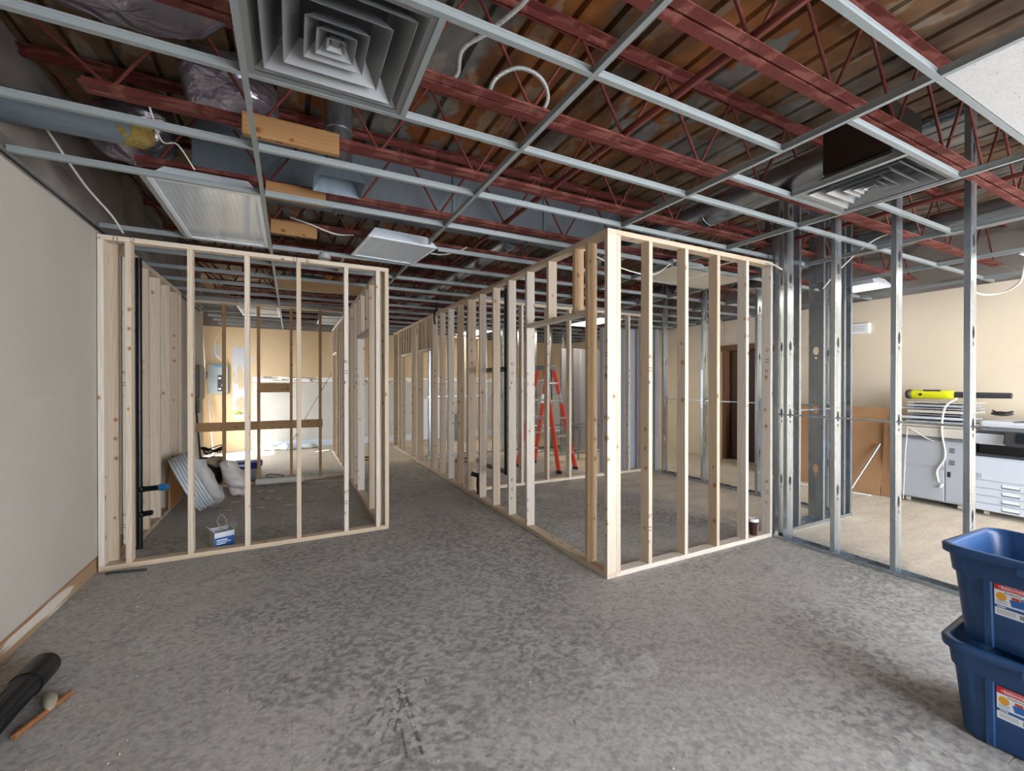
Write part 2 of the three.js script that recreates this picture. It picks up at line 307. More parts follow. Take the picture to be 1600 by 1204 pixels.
// ---------------------------------------------------------------- steel roof joists
const JB = 2.81, JT = 3.335;                                    // bottom and top chord levels
const angleL = (s) => [[s * 0.007, 0], [s * 0.052, 0], [s * 0.052, 0.005], [s * 0.012, 0.005], [s * 0.012, 0.042], [s * 0.007, 0.042]];
const chordSide = (len, s, flip) => { const pr = angleL(s).map(([a, b]) => [a, flip ? -b : b]); if ((s > 0) === flip) pr.reverse(); return extrude(pr, len, 'x'); };
const jz = []; for (let k = -4; k < 13; k++) jz.push(-1.14 - 0.76 * k);
jz.forEach((z, i) => {
  const names = { 4: 'dusty red steel roof joist above the square diffuser beside the white ceiling tile', 5: 'red steel roof joist with the looped conduit lying on its lower chord', 6: 'red steel roof joist with a wide board nailed beside the round duct', 7: 'red steel roof joist passing in front of the grey rectangular duct' };
  const t = thing('roof_joist', names[i] ?? 'red open-web steel joist among the repeated joists under the deck', 'joist', [0, 0, z], 'open-web steel joists under the roof deck');
  const b0 = -0.85, b1 = 7.3, bl = b1 - b0;
  for (const s of [-1, 1]) { part('bottom_chord', chordSide(bl, s, false), steelRed, t, [(b0 + b1) / 2, JB, 0]); part('top_chord', chordSide(8.9, s, true), steelRed, t, [3.1, JT, 0]); }
  const bars = [], P = 0.61; let x = b0 + 0.1;
  bars.push([[-1.3, JT - 0.02, 0], [x, JB + 0.02, 0]]);
  for (; x + P < b1 + 0.2; x += P) { bars.push([[x, JB + 0.02, 0], [x + P * 0.5, JT - 0.02, 0]], [[x + P * 0.5, JT - 0.02, 0], [x + P, JB + 0.02, 0]]); }
  if (i >= 3 && i <= 9) for (const [a, b] of bars) part('web_bar', rod(a, b, 0.0085), steelRed, t);
  else part('web', merge(bars.map(([a, b]) => rod(a, b, 0.0085, 6))), steelRed, t);
});
for (const [x, lab] of [[1.68, 'red bridging pipe over the corridor crossing the roof joists'], [4.4, 'red bridging pipe above the steel studs crossing the roof joists']]) solo('bridging_pipe', lab, 'pipe', rod([x, JB + 0.055, 2.4], [x, JB + 0.055, -10.8], 0.019, 10), steelRed);

// ---------------------------------------------------------------- suspended ceiling grid
const tee = [[-0.012, 0], [0.012, 0], [0.012, 0.002], [0.0012, 0.002], [0.0012, 0.028], [0.004, 0.029], [0.004, 0.038], [-0.004, 0.038], [-0.004, 0.029], [-0.0012, 0.028], [-0.0012, 0.002], [-0.012, 0.002]];
const grid = thing('ceiling_grid', 'pale metal suspended ceiling grid of tees without tiles', 'ceiling grid', [0, GRID, 0]);
const teeCache = {}; const teeG = (len, ax) => teeCache[len.toFixed(3) + ax] ??= extrude(tee, len, ax);
const GX = [-0.16, 1.06, 2.28, 3.50, 4.72, 5.94, 7.16], gz = (k) => -0.76 - 0.61 * k;
for (const x of GX) { if (x !== 1.06) part('main_tee', teeG(13.4, 'z'), teeWhite, grid, [x, 0, -4.3]); else { part('main_tee', teeG(6.06, 'z'), teeWhite, grid, [x, 0, -0.63]); part('main_tee', teeG(6.6, 'z'), teeWhite, grid, [x, 0, -7.7]); } }
const edges = [-1.33, ...GX, 7.5];
for (let k = -4; k < 17; k++) for (let c = 0; c < edges.length - 1; c++) {
  if (c === 3 && (k === 1)) continue;                            // moved for the diffuser
  if (c === 4 && k >= 0 && k < 2) continue;
  if (c < 2 && k === 5) continue;
  if (c >= 5 && k % 2 && k < 6) continue;
  const x0 = edges[c] + (c === 2 && k === 5 ? 0.13 : 0.013), x1 = edges[c + 1] - 0.013; part('cross_tee', teeG(x1 - x0, 'x'), teeWhite, grid, [(x0 + x1) / 2, 0, gz(k)]);
}
for (const z of [-1.07, -1.68]) part('cross_tee', teeG(1.19, 'x'), teeWhite, grid, [2.89, 0, z]);
part('cross_tee', teeG(0.585, 'z'), teeWhite, grid, [0.45, 0, gz(1) - 0.305]);
part('cross_tee', teeG(0.585, 'z'), teeWhite, grid, [2.89, 0, -1.375]);
part('cross_tee', teeG(1.19, 'x'), teeWhite, grid, [4.11, 0, -1.49]);
part('cross_tee', teeG(1.195, 'z'), teeWhite, grid, [-0.77, 0, gz(5)]);
part('cross_tee', teeG(0.585, 'z'), teeWhite, grid, [0.45, 0, gz(6) - 0.305]);
part('wall_angle', extrude([[0, 0], [0.022, 0], [0.022, 0.002], [0.002, 0.002], [0.002, 0.022], [0, 0.022]], 11.4, 'z'), teeWhite, grid, [-1.329, 0, -3.2]);
const wires = []; for (const x of GX) for (let z = -0.5; z > -10.5; z -= 1.22) { const j = jz.reduce((a, b) => Math.abs(b - z) < Math.abs(a - z) ? b : a); wires.push(rod([x, 0.036, z], [x, JB - GRID + 0.03, j], 0.0014, 4)); }
part('hanger_wire', merge(wires), conduitMat, grid).userData.kind = 'stuff';

// ---------------------------------------------------------------- light fittings, diffusers, loose tiles
const lensBump = tex(128, 256, (u, v) => { const g = 128 + 100 * Math.sin(v * 6.2832 * 32) * (0.8 + 0.2 * Math.sin(u * 6.2832 * 16)) + 25 * Math.sin(u * 6.2832 * 16); return [g, g, g]; }, false); lensBump.repeat.set(2, 2);
const lensMat = new THREE.MeshPhysicalMaterial({ color: 0xb9c4cc, roughness: 0.3, bumpMap: lensBump, bumpScale: 0.009, clearcoat: 0.5, clearcoatRoughness: 0.15 });
const lampLens = std({ color: 0xffffff, emissive: 0xfff1da, emissiveIntensity: 4.5, roughness: 0.4 });
function frustum(w0, d0, w1, d1, h) {
  const p = [[-w0, 0, -d0], [w0, 0, -d0], [w0, 0, d0], [-w0, 0, d0], [-w1, h, -d1], [w1, h, -d1], [w1, h, d1], [-w1, h, d1]].map(([a, b, c]) => [a / 2, b, c / 2]);
  const q = [[0, 1, 5, 4], [1, 2, 6, 5], [2, 3, 7, 6], [3, 0, 4, 7], [4, 5, 6, 7]], pos = [], uv = [];
  for (const f of q) for (const t of [0, 2, 1, 0, 3, 2]) { pos.push(...p[f[t]]); uv.push(p[f[t]][0] * 2, p[f[t]][2] * 2); }
  const g = new THREE.BufferGeometry(); g.setAttribute('position', new THREE.Float32BufferAttribute(pos, 3)); g.setAttribute('uv', new THREE.Float32BufferAttribute(uv, 2)); g.computeVertexNormals(); return g;
}
function troffer(x, z, w, d, label, lit, y = GRID) {
  const t = thing('light_fixture', label, 'light fixture', [x, y + 0.004, z], 'recessed fluorescent light fixtures in the grid');
  const hm = whitePaint.clone(); hm.side = THREE.DoubleSide;
  part('housing', frustum(w - 0.01, d - 0.01, w - 0.16, d - 0.16, 0.105), hm, t);
  for (const s of [-1, 1]) { part('frame_rail', cbox(0.03, 0.012, d - 0.02, 0.002), whitePaint, t, [s * (w / 2 - 0.022), 0.004, 0]); part('frame_rail', cbox(w - 0.08, 0.012, 0.03, 0.002), whitePaint, t, [0, 0.004, s * (d / 2 - 0.022)]); }
  part('lens', cbox(w - 0.07, 0.005, d - 0.07, 0.001, 2), lit ? lampLens : lensMat, t, [0, 0.006, 0]);
  if (lit) { const l = new THREE.RectAreaLight(0xfff1da, lit, w - 0.08, d - 0.08); l.position.set(0, -0.012, 0); l.rotation.x = -Math.PI / 2; t.add(l); }
  return t;
}
const Zl = (k) => gz(k);
troffer(-0.465, (Zl(4) + Zl(6)) / 2, 0.595, 1.205, 'unlit long ribbed-lens light fixture ending above the stud frame by the greige wall');
const tr2 = troffer(0.835, -4.03, 0.62, 0.65, 'small unlit white light fixture between the left stud frame and the corridor');
tr2.rotation.y = 0.10;
troffer(-0.465, -8.4, 0.595, 1.2, 'unlit light fixture over the bright rear area by the breaker panel');
troffer(0.75, -9.0, 0.595, 1.2, 'unlit light fixture hanging over the far end of the left rooms');
troffer(3.80, -3.5, 0.595, 0.595, 'unlit tilted light fixture over the right wooden room');
troffer(6.45, -2.85, 0.50, 0.45, 'lit light fixture over the brown board by the beige wall', 6);
troffer(6.35, -0.85, 0.595, 1.2, 'lit light fixture above the copiers', 4.5);
troffer(5.33, -6.9, 0.595, 1.2, 'lit light fixture beyond the grey wall section', 11);
troffer(3.89, -9.6, 0.595, 1.2, 'lit light fixture beyond the far row of steel studs', 11);

function diffuser(x, z, label) {
  const t = thing('air_diffuser', label, 'air diffuser', [x, GRID + 0.003, z], 'square ceiling air diffusers');
  const ring = (s0, s1, h, y0) => { // sheet from half size s0 at y0 to s1 at y0 + h
    const pos = [], th = 0.003; const sq = (s, y) => [[-s, y, -s], [s, y, -s], [s, y, s], [-s, y, s]];
    const loops = [sq(s0, y0), sq(s1, y0 + h), sq(s1 - th, y0 + h), sq(s0 - th, y0)];
    for (let i = 0; i < 4; i++) { const A = loops[i], B = loops[(i + 1) % 4]; for (let k = 0; k < 4; k++) { const n = (k + 1) % 4; pos.push(...A[k], ...B[k], ...B[n], ...A[k], ...B[n], ...A[n]); } }
    const g = new THREE.BufferGeometry(); g.setAttribute('position', new THREE.Float32BufferAttribute(pos, 3)); g.setAttribute('uv', new THREE.Float32BufferAttribute(pos.filter((_, i) => i % 3 !== 1), 2)); g.computeVertexNormals(); return g;
  };
  const dm = diffMat; dm.side = THREE.DoubleSide;
  part('frame', ring(0.295, 0.272, 0.004, 0.0), dm, t);
  part('back_pan', ring(0.276, 0.17, 0.10, 0.01), dm, t);
  part('cap', cbox(0.345, 0.006, 0.345, 0.001), darkGrey, t, [0, 0.113, 0]);
  [0.238, 0.17, 0.104, 0.066, 0.032].forEach((s, i) => part('louver', ring(s, Math.max(0.008, s - [0.05, 0.05, 0.045, 0.035, 0.022][i]), [0.075, 0.075, 0.06, 0.045, 0.03][i], 0.0), dm, t));
  part('centre_plate', cbox(0.03, 0.004, 0.03, 0.001), dm, t, [0, 0.012, 0]);
  return t;
}
diffuser(0.145, gz(1) - 0.305, 'large square grey air diffuser under the bare joists above the open floor');
diffuser(3.195, -1.375, 'square air diffuser beneath the dark duct box near the steel studs');
diffuser(0.15, -6.0, 'square air diffuser beside the tan plywood panel over the left wooden room');
diffuser(5.3, -3.4, 'square air diffuser over the area beyond the steel studs');
const tileMat = std({ map: tex(256, 256, (u, v) => { const g = 182 + (vn(u * 90, v * 90) - 0.5) * 14 - (vn(u * 60 + 5, v * 60) > 0.93 ? 40 : 0); return [g, g - 1, g - 4]; }), roughness: 0.95 });
tileMat.map.repeat.set(1.6, 1.6);
const tileTan = std({ map: woodMap, color: 0xd8bb8a, roughness: 0.8 });
solo('ceiling_tile', 'white ceiling tile lying in the grid beside the dusty red joist', 'ceiling tile', cbox(1.19, 0.016, 0.585, 0.002, 0), tileMat, [2.89, GRID + 0.011, -0.455]);
solo('ceiling_tile', 'beige ceiling tile over the right wooden room', 'ceiling tile', cbox(1.19, 0.016, 0.585, 0.002, 0), std({ color: 0xcfc6b2, roughness: 0.95 }), [4.11, GRID + 0.011, gz(4) - 0.305]);
solo('ceiling_panel', 'tan plywood panel resting on the grid over the left wooden room', 'panel', cbox(1.19, 0.014, 0.585, 0.002, 0), tileTan, [0.45, GRID + 0.01, gz(8) - 0.305]);

// ---------------------------------------------------------------- ducts and services above the grid
function roundDuct(name, label, a, b, r, mat, seams = true) {
  const t = thing(name, label, 'duct'); const A = V(...a), B = V(...b), L = A.distanceTo(B), dir = B.clone().sub(A).normalize(), n = Math.max(2, Math.round(L / 0.9));
  const c = new THREE.CylinderGeometry(r, r, L, 32, 1, false); const q = new THREE.Quaternion().setFromUnitVectors(V(0, 1, 0), dir); c.applyQuaternion(q);
  const m = A.clone().add(B).multiplyScalar(0.5); c.translate(m.x, m.y, m.z); part('pipe', c, mat, t);
  if (seams) for (let k = 0; k <= n; k++) { const g = new THREE.TorusGeometry(r, 0.005, 6, 32); g.applyQuaternion(new THREE.Quaternion().setFromUnitVectors(V(0, 0, 1), dir)); const p = A.clone().lerp(B, k / n); g.translate(p.x, p.y, p.z); part('seam', g, mat, t); }
  return t;
}
{ const t = roundDuct('round_duct', 'grey round duct stub through the upper left wall stuffed with yellow insulation', [-1.36, 2.90, -3.2], [-0.80, 2.90, -3.2], 0.085, ductDull, false);
  part('insulation', at(noisy(new THREE.SphereGeometry(0.085, 20, 14), 0.06, 14), -0.80, 2.90, -3.2), batt, t); }
{ const t = roundDuct('round_duct', 'shiny vertical round duct dropping to the grey rectangular duct', [0.28, 2.86, -3.05], [0.28, 3.34, -3.05], 0.085, duct);
  part('boot', at(frustum(0.3, 0.26, 0.17, 0.17, 0.12), 0.28, 2.74, -3.05), ductDull, t); }
roundDuct('round_duct', 'long silver spiral duct running above the corridor', [2.05, 2.96, -4.08], [2.05, 2.96, -10.6], 0.10, duct);
roundDuct('round_duct', 'dark silver duct running to the box above the square diffuser', [3.20, 2.93, -1.57], [3.42, 2.99, -4.6], 0.115, duct);
roundDuct('round_duct', 'silver duct beyond the steel studs towards the beige wall', [5.6, 2.98, -1.2], [5.6, 2.98, -6.5], 0.12, duct);
{ const t = thing('duct_box', 'dark sheet metal box on the square diffuser', 'duct', [3.195, 0, -1.375]); part('box', cbox(0.36, 0.28, 0.36, 0.004), std({ map: galvMap, color: 0x6c6862, roughness: 0.3, metalness: 0.9 }), t, [0, 2.917, 0]); }
{ const t = thing('rectangular_duct', 'blue-grey rectangular sheet metal duct behind the red joist', 'duct', [0, 0, -3.79]); for (let k = 0; k < 4; k++) part('section', cbox(0.90, 0.36, 0.42, 0.004), k < 1 ? ductDull : std({ map: galvMap, color: 0x8f959b, roughness: 0.7, metalness: 0.2 }), t, [-0.12 + k * 0.92, 3.09, 0]); for (let k = 0; k <= 4; k++) part('seam', cbox(0.03, 0.385, 0.445, 0.004), ductDull, t, [-0.58 + k * 0.92, 3.09, 0]); }
// foil-faced insulation between the left joists
for (const [x, z, w, d, lab] of [[-0.62, -2.28, 0.9, 0.56, 'crumpled foil insulation bulging above the round duct stub'], [-0.30, -3.04, 0.5, 0.5, 'crumpled foil insulation beside the vertical round duct'], [-0.75, -1.52, 0.8, 0.5, 'crumpled foil insulation in the corner over the big diffuser'], [-0.95, -3.8, 0.5, 0.4, 'crumpled foil insulation left of the rectangular duct']]) {
  const g = new THREE.SphereGeometry(0.5, 40, 24); g.scale(w, 0.42, d); noisy(g, 0.09, 5, x * 9); solo('foil_batt', lab, 'insulation', g, foil, [x, 3.18, z], undefined, 'foil insulation batts under the deck'); }
// timber blocks on the chords
for (const [x0, x1, y0, y1, z, lab] of [[-0.22, 0.24, 2.715, 2.83, -2.585, 'wide board nailed to the red joist beside the vertical duct'], [-0.15, 0.22, 2.70, 2.81, -3.345, 'shorter board nailed to the red joist below the rectangular duct'], [-0.15, 0.20, 2.70, 2.81, -4.105, 'board nailed under the deck behind the ribbed-lens light fixture'], [3.98, 4.26, 2.86, 2.97, -3.345, 'short wood block sitting on the joist above the right wooden room']])
  solo('timber_block', lab, 'wood block', cbox(x1 - x0, y1 - y0, 0.038, 0.002, 0, [rnd(), rnd()]), woodBlock, [(x0 + x1) / 2, (y0 + y1) / 2, z], undefined, 'wood blocks on the joists');
// flexible conduits and cables
function cable(name, label, pts, r, mat, seg = 60) { return solo(name, label, 'cable', tube(pts, r, seg, 8), mat); }
function ribbed(name, label, pts, r) { // armoured conduit: ridged tube
  const t = thing(name, label, 'cable'); part('sheath', tube(pts, r, 80, 8), conduitMat, t);
  const c = new THREE.CatmullRomCurve3(pts.map((p) => V(...p)), false, 'centripetal'), L = c.getLength(), n = Math.min(130, Math.round(L / 0.009)), rings = [];
  for (let k = 0; k <= n; k++) { const g = new THREE.TorusGeometry(r, 0.0022, 4, 10); g.applyQuaternion(new THREE.Quaternion().setFromUnitVectors(V(0, 0, 1), c.getTangentAt(k / n))); const p = c.getPointAt(k / n); g.translate(p.x, p.y, p.z); rings.push(g); }
  part('ridges', merge(rings), conduitMat, t); return t;
}
ribbed('flexible_conduit', 'looped flexible conduit over the red joist', [[0.86, 2.86, -1.95], [0.90, 2.95, -1.93], [1.0, 3.0, -1.88], [1.12, 2.98, -1.87], [1.19, 2.93, -1.92], [1.17, 2.86, -1.98]], 0.010);
ribbed('flexible_conduit', 'flexible conduit hanging in a bend beside the big diffuser', [[1.0, 3.3, -1.35], [0.88, 3.05, -1.55], [0.78, 3.0, -1.74], [0.70, 2.98, -1.88], [0.71, 2.93, -1.97], [0.66, 2.90, -2.01], [0.58, 2.93, -2.02]], 0.010);
cable('cable', 'white cable drooping from the ceiling over the corner of the steel studs', [[3.52, 2.645, -3.15], [3.65, 2.60, -2.95], [3.85, 2.618, -2.60], [3.98, 2.56, -2.48], [4.04, 2.50, -2.42]], 0.007, cableWhite);
cable('cable', 'white cable sagging between the first studs of the right wooden room', [[2.3, 2.68, -3.2], [2.7, 2.52, -3.1], [3.1, 2.50, -3.1], [3.45, 2.67, -3.2]], 0.006, cableWhite);
cable('cable', 'white cable rising beside the steel stud with two dark slots', [[4.9, 2.43, -2.52], [4.95, 2.6, -2.4], [5.0, 2.84, -2.1], [5.05, 2.86, -1.92]], 0.006, cableWhite);
cable('cable', 'thick cream cable curling under the grid near the beige wall', [[6.9, 2.70, -1.6], [7.05, 2.54, -1.68], [7.1, 2.47, -1.82], [7.02, 2.47, -1.96], [6.9, 2.57, -2.04], [6.85, 2.68, -2.02]], 0.011, cableWhite);
cable('cable', 'grey cable hanging by the greige wall above the left stud frame', [[-1.28, 2.95, -3.5], [-1.2, 2.75, -3.8], [-1.15, 2.66, -4.1], [-1.16, 2.62, -4.36]], 0.007, cableWhite);
cable('cable', 'thin pale cable dangling from the red joist near the duct stub', [[-0.62, 2.82, -2.7], [-0.60, 2.72, -2.85], [-0.56, 2.78, -3.0], [-0.50, 2.70, -3.1]], 0.004, cableWhite);
cable('cable', 'cable sweeping from the small light fixture to the rear', [[0.5, 2.78, -4.1], [0.35, 2.75, -4.05], [0.15, 2.8, -4.05], [0.0, 2.87, -4.16]], 0.007, cableWhite);
cable('cable', 'cable sweeping from the small light fixture over the corridor', [[1.20, 2.70, -4.06], [1.33, 2.72, -4.1], [1.5, 2.78, -4.12], [1.6, 2.84, -4.14]], 0.007, cableWhite);
{ const t = thing('junction_box', 'round grey junction box on the top plate of the left stud frame', 'junction box', [0.28, 2.65, -4.44]); part('box', noisy(new THREE.CylinderGeometry(0.05, 0.055, 0.05, 16, 3), 0.01, 30), conduitMat, t); part('cover', new THREE.CylinderGeometry(0.045, 0.045, 0.006, 16), galv, t, [0, 0.028, 0]); }

// ---------------------------------------------------------------- timber stud partitions
const H = 2.60, PL = 0.038, SD = 0.089;
const VAR = [...Array(7)].map(() => [rnd() * 0.7, rnd() * 2]);
let wi = 0;
function lumber(name, w, h, d, grain, parent, pos, mat) { const v = VAR[wi % 7], m = mat ?? wood[(wi * 3 + (wi >> 2)) % 4]; wi++; return part(name, cbox(w, h, d, 0.002, grain, v), m, parent, pos); }
// a partition along x (dir 'x') or z (dir 'z'); s0..s1 along the run, studs = near edges; opts.openings [[a, b, headerY]]
function partition(label, dir, a0, a1, faceCentre, studs, o = {}) {
  const h = o.h ?? H, t = thing('stud_partition', label, 'stud wall', dir === 'x' ? [0, 0, faceCentre] : [faceCentre, 0, 0]);
  const put = (name, s, y, len, hh, alongLen, mat) => dir === 'x' ? lumber(name, alongLen, hh, SD, len, t, [s, y, 0], mat) : lumber(name, SD, hh, alongLen, len, t, [0, y, s], mat);
  const g = dir === 'x' ? 0 : 2;
  put('top_plate', (a0 + a1) / 2, h - PL / 2, g, PL, Math.abs(a1 - a0));
  let runs = [[Math.min(a0, a1), Math.max(a0, a1)]];
  for (const [p, q] of o.gaps ?? []) runs = runs.flatMap(([u, v]) => [[u, Math.min(p, q)], [Math.max(p, q), v]]);
  for (const [u, v] of runs) put('bottom_plate', (u + v) / 2, PL / 2, g, PL, v - u, o.plateMat);
  for (const s of studs) put('stud', s, h / 2, 1, h - 2 * PL - 0.001, PL, o.mats?.[s]);
  for (const [p, q, y, cr = []] of o.headers ?? []) { put('header', (p + q) / 2, y, g, PL, Math.abs(q - p)); for (const c of cr) { const top = h - PL, bot = y + PL / 2; put('cripple_stud', c, (top + bot) / 2, 1, top - bot, PL, o.cripMat?.[c]); } }
  for (const [p, q, y, hh] of o.blocks ?? []) { const off = o.blockZ ?? 0; const m = lumber('blocking', Math.abs(q - p), hh, 0.038, 0, t, [(p + q) / 2, y, off], woodTan); }
  return t;
}
const T = (list) => list.map((v) => +(v).toFixed(3));
partition('pale wooden stud frame meeting the greige wall, with the ribbed-lens light above', 'x', -1.325, 0.868, -4.445, T([-1.306, -1.142, -0.746, -0.342, 0.062, 0.47, 0.764, 0.849]));
partition('wooden stud furring row standing against the left wall behind the black pipe', 'z', -4.495, -6.75, -1.275, T([-4.53, -4.95, -5.35, -5.76, -6.16, -6.57, -6.73]));
partition('tan-looking wooden frame with horizontal blocking before the bright rear area', 'x', -1.22, 0.775, -7.245, T([-1.2, -0.84, -0.42, 0.0, 0.395, 0.755]), { blocks: [[-1.21, 0.43, 0.845, 0.12], [-0.40, -0.02, 1.39, 0.135]], blockZ: 0.0, mats: { '-0.84': woodTan, '-0.42': woodTan, 0: woodTan, 0.395: woodTan } });
partition('long wooden stud row dividing the left room from the corridor', 'z', -4.495, -10.0, 0.823, T([-4.52, -4.62, -5.08, -6.03, -6.42, -6.83, -7.19, -7.6, -8.0, -8.4, -8.8, -9.0, -9.85, -9.98]), { headers: [[-5.10, -6.01, 2.06, [-5.35, -5.75]], [-9.02, -9.83, 2.06, [-9.3, -9.6]]], gaps: [] });
partition('long wooden stud row forming the right side of the corridor, with door openings', 'z', -2.52, -10.05, 2.125, T([-2.539, -2.775, -3.765, -4.165, -4.565, -4.965, -5.36, -5.75, -6.16, -6.56, -6.97, -7.05, -7.85, -7.93, -8.35, -9.25, -9.45, -10.03]), { headers: [[-2.795, -3.745, 2.02, [-2.95, -3.36]], [-7.07, -7.83, 2.04, [-7.3, -7.6]], [-8.37, -9.23, 2.04, [-8.6, -8.8, -9.0]]], mats: { '-2.775': woodOrange }, cripMat: { '-2.95': woodOrange } });
partition('bright front stud frame of the right wooden room with its tall corner post', 'x', 2.17, 4.068, -2.565, T([2.189, 2.51, 2.91, 3.30, 3.69, 4.048]));
partition('rear stud frame of the right wooden room before the orange ladder', 'x', 2.175, 5.25, -5.445, T([2.2, 2.55, 2.93, 3.36, 3.75, 4.15, 4.53, 4.91, 5.2]));
partition('far stud frame at the end of the corridor', 'x', 2.17, 4.4, -10.0, T([2.2, 2.6, 3.0, 3.4, 3.8, 4.2]));

// ---------------------------------------------------------------- galvanised steel stud partitions
const msCache = {};
function metalStud(L, flip = 1) {
  const key = L + '|' + flip; if (msCache[key]) return msCache[key];
  const D = 0.092, F = 0.034, th = 0.0016, sh = new THREE.Shape([V2(-D / 2, 0), V2(D / 2, 0), V2(D / 2, L), V2(-D / 2, L)]);
  for (let y = 0.55; y < L - 0.15; y += 0.62) {
    const a = new THREE.Path(); a.absellipse(0, y, 0.018, 0.045, 0, Math.PI * 2, true); sh.holes.push(a);
    const b = new THREE.Path(); b.absellipse(0, y - 0.075, 0.009, 0.014, 0, Math.PI * 2, true); sh.holes.push(b);
  }
  const web = new THREE.ExtrudeGeometry(sh, { depth: th, bevelEnabled: false, curveSegments: 8 }); web.rotateY(Math.PI / 2); // web in z, normal x
  const list = [web];
  for (const s of [-1, 1]) { list.push(at(cbox(F, L, th, 0.0004), flip * F / 2, L / 2, s * D / 2)); list.push(at(cbox(th, L, 0.008, 0.0004), flip * F, L / 2, s * (D / 2 - 0.004))); }
  return msCache[key] = merge(list);
}
function V2(a, b) { return new THREE.Vector2(a, b); }
function track(len, dir, up = 1) { const W = 0.098, th = 0.002, hh = 0.032; const g = [at(cbox(dir === 'x' ? len : W, th, dir === 'x' ? W : len, 0.0005), 0, 0, 0)]; for (const s of [-1, 1]) g.push(dir === 'x' ? at(cbox(len, hh, th, 0.0005), 0, up * hh / 2, s * W / 2) : at(cbox(th, hh, len, 0.0005), s * W / 2, up * hh / 2, 0)); return merge(g); }
function steelWall(label, dir, a0, a1, c, studs, h, bar) {
  const t = thing('steel_partition', label, 'stud wall', dir === 'x' ? [0, 0, c] : [c, 0, 0]); const mid = (a0 + a1) / 2, len = Math.abs(a1 - a0), P = (s, y) => dir === 'x' ? [s, y, 0] : [0, y, s];
  part('bottom_track', track(len, dir, 1), galv, t, P(mid, 0.002)); part('top_track', track(len, dir, -1), galv, t, P(mid, h));
  for (const s of studs) part('stud', metalStud(h - 0.006, 1), galv, t, P(s, 0.004), dir === 'x' ? [0, 0, 0] : [0, Math.PI / 2, 0]);
  if (bar) part('bridging_channel', dir === 'x' ? cbox(len - 0.04, 0.014, 0.036, 0.001, 0) : cbox(0.036, 0.014, len - 0.04, 0.001, 2), galv, t, P(mid, bar));
  return t;
}
steelWall('galvanised steel stud row beside the blue totes, rising to the roof deck', 'z', -2.50, 0.35, 4.10, T([-2.46, -2.38, -1.99, -1.58, -1.18, -0.78, -0.38, 0.02]), 3.34, 1.16);
steelWall('galvanised steel stud row turning the corner behind the wooden room', 'x', 4.16, 5.50, -2.60, T([4.17, 4.50, 4.93, 5.33, 5.46]), 3.30, 1.18).scale.z = 1.55;
steelWall('galvanised steel stud row on the right side of the wooden room', 'z', -2.66, -5.15, 5.40, T([-2.72, -3.12, -3.52, -4.35, -4.75, -5.1]), 3.30, 1.2);
steelWall('far galvanised steel stud row behind the orange ladder', 'x', 2.35, 5.6, -8.3, T([2.4, 2.8, 3.2, 3.6, 4.0, 4.4, 4.8, 5.2, 5.55]), 2.75, 1.2);
// low steel frame lying behind the ladder
{ const t = thing('steel_frame', 'low steel frame standing on the floor behind the ladder', 'frame', [4.9, 0, -7.3]); for (const z of [0, 0.5]) { part('rail', cbox(1.5, 0.03, 0.04, 0.002, 0), galv, t, [0, 0.62, z]); part('rail', cbox(1.5, 0.03, 0.04, 0.002, 0), galv, t, [0, 0.12, z]); for (const x of [-0.7, 0, 0.7]) part('leg', cbox(0.035, 0.62, 0.035, 0.002), galv, t, [x, 0.31, z]); } for (const x of [-0.7, 0.7]) part('crossbar', cbox(0.03, 0.03, 0.5, 0.002, 2), galv, t, [x, 0.62, 0.25]); }
// grey wall section and stored grey panels
const greyWall = std({ color: 0xaaaab0, roughness: 0.7 });
{ const t = thing('grey_wall_section', 'lavender-grey painted wall section standing behind the wooden room', 'wall section', [0, 0, 0]); part('panel', cbox(0.82, 2.36, 0.1, 0.003), greyWall, t, [4.92, 1.18, -5.62]); part('panel', cbox(0.1, 2.36, 0.5, 0.003), greyWall, t, [5.38, 1.18, -5.62]); part('panel', cbox(0.10, 2.36, 0.1, 0.003), greyWall, t, [5.47, 1.18, -5.40]); }
for (let k = 0; k < 5; k++) solo('partition_panel', 'tall grey partition panel leaning among the stack behind the ladder', 'panel', cbox(0.42, 2.2, 0.045, 0.004), std({ color: [0x96969a, 0x88888e, 0xa09fa4][k % 3], roughness: 0.75 }), [5.25 + k * 0.25, 1.1, -7.75 + (k % 2) * 0.1], [0, 0.5, 0], 'grey partition panels');

// ---------------------------------------------------------------- black drain pipes in the framing
function pipeThing(label, runs, r) { const t = thing('drain_pipe', label, 'pipe'); for (const [a, b] of runs) part('pipe', rod(a, b, r, 16), absMat, t); for (const [a, b] of runs.slice(1)) part('fitting', at(new THREE.SphereGeometry(r * 1.35, 16, 12), ...a), absMat, t); return t; }
{ const t = pipeThing('black drain stack in the left furring row with a blue-capped stub', [[[-1.19, 0.0, -4.87], [-1.19, 2.55, -4.87]], [[-1.18, 0.52, -4.87], [-1.03, 0.53, -4.83]], [[-1.18, 0.30, -4.87], [-1.10, 0.31, -4.85]]], 0.023); part('pipe_cap', rod([-1.04, 0.53, -4.835], [-0.985, 0.532, -4.82], 0.030, 16), std({ color: 0x1f6fa5, roughness: 0.5 }), t).userData.label = 'bright blue pipe cap'; }
pipeThing('black vertical drain stack behind the corridor studs with a low branch', [[[2.24, 0.42, -4.52], [2.24, 2.56, -4.52]], [[2.24, 0.42, -4.52], [2.24, 0.40, -5.15]], [[2.24, 1.62, -4.52], [2.24, 1.62, -5.3]]], 0.030);
pipeThing('short black trap pipe bending to the floor between corridor studs', [[[2.14, 0.0, -5.12], [2.14, 0.27, -5.12]], [[2.14, 0.27, -5.12], [2.05, 0.30, -5.16]]], 0.028);
pipeThing('black pipe standing at the far end of the corridor frame', [[[2.24, 0, -9.72], [2.24, 2.4, -9.72]]], 0.04);

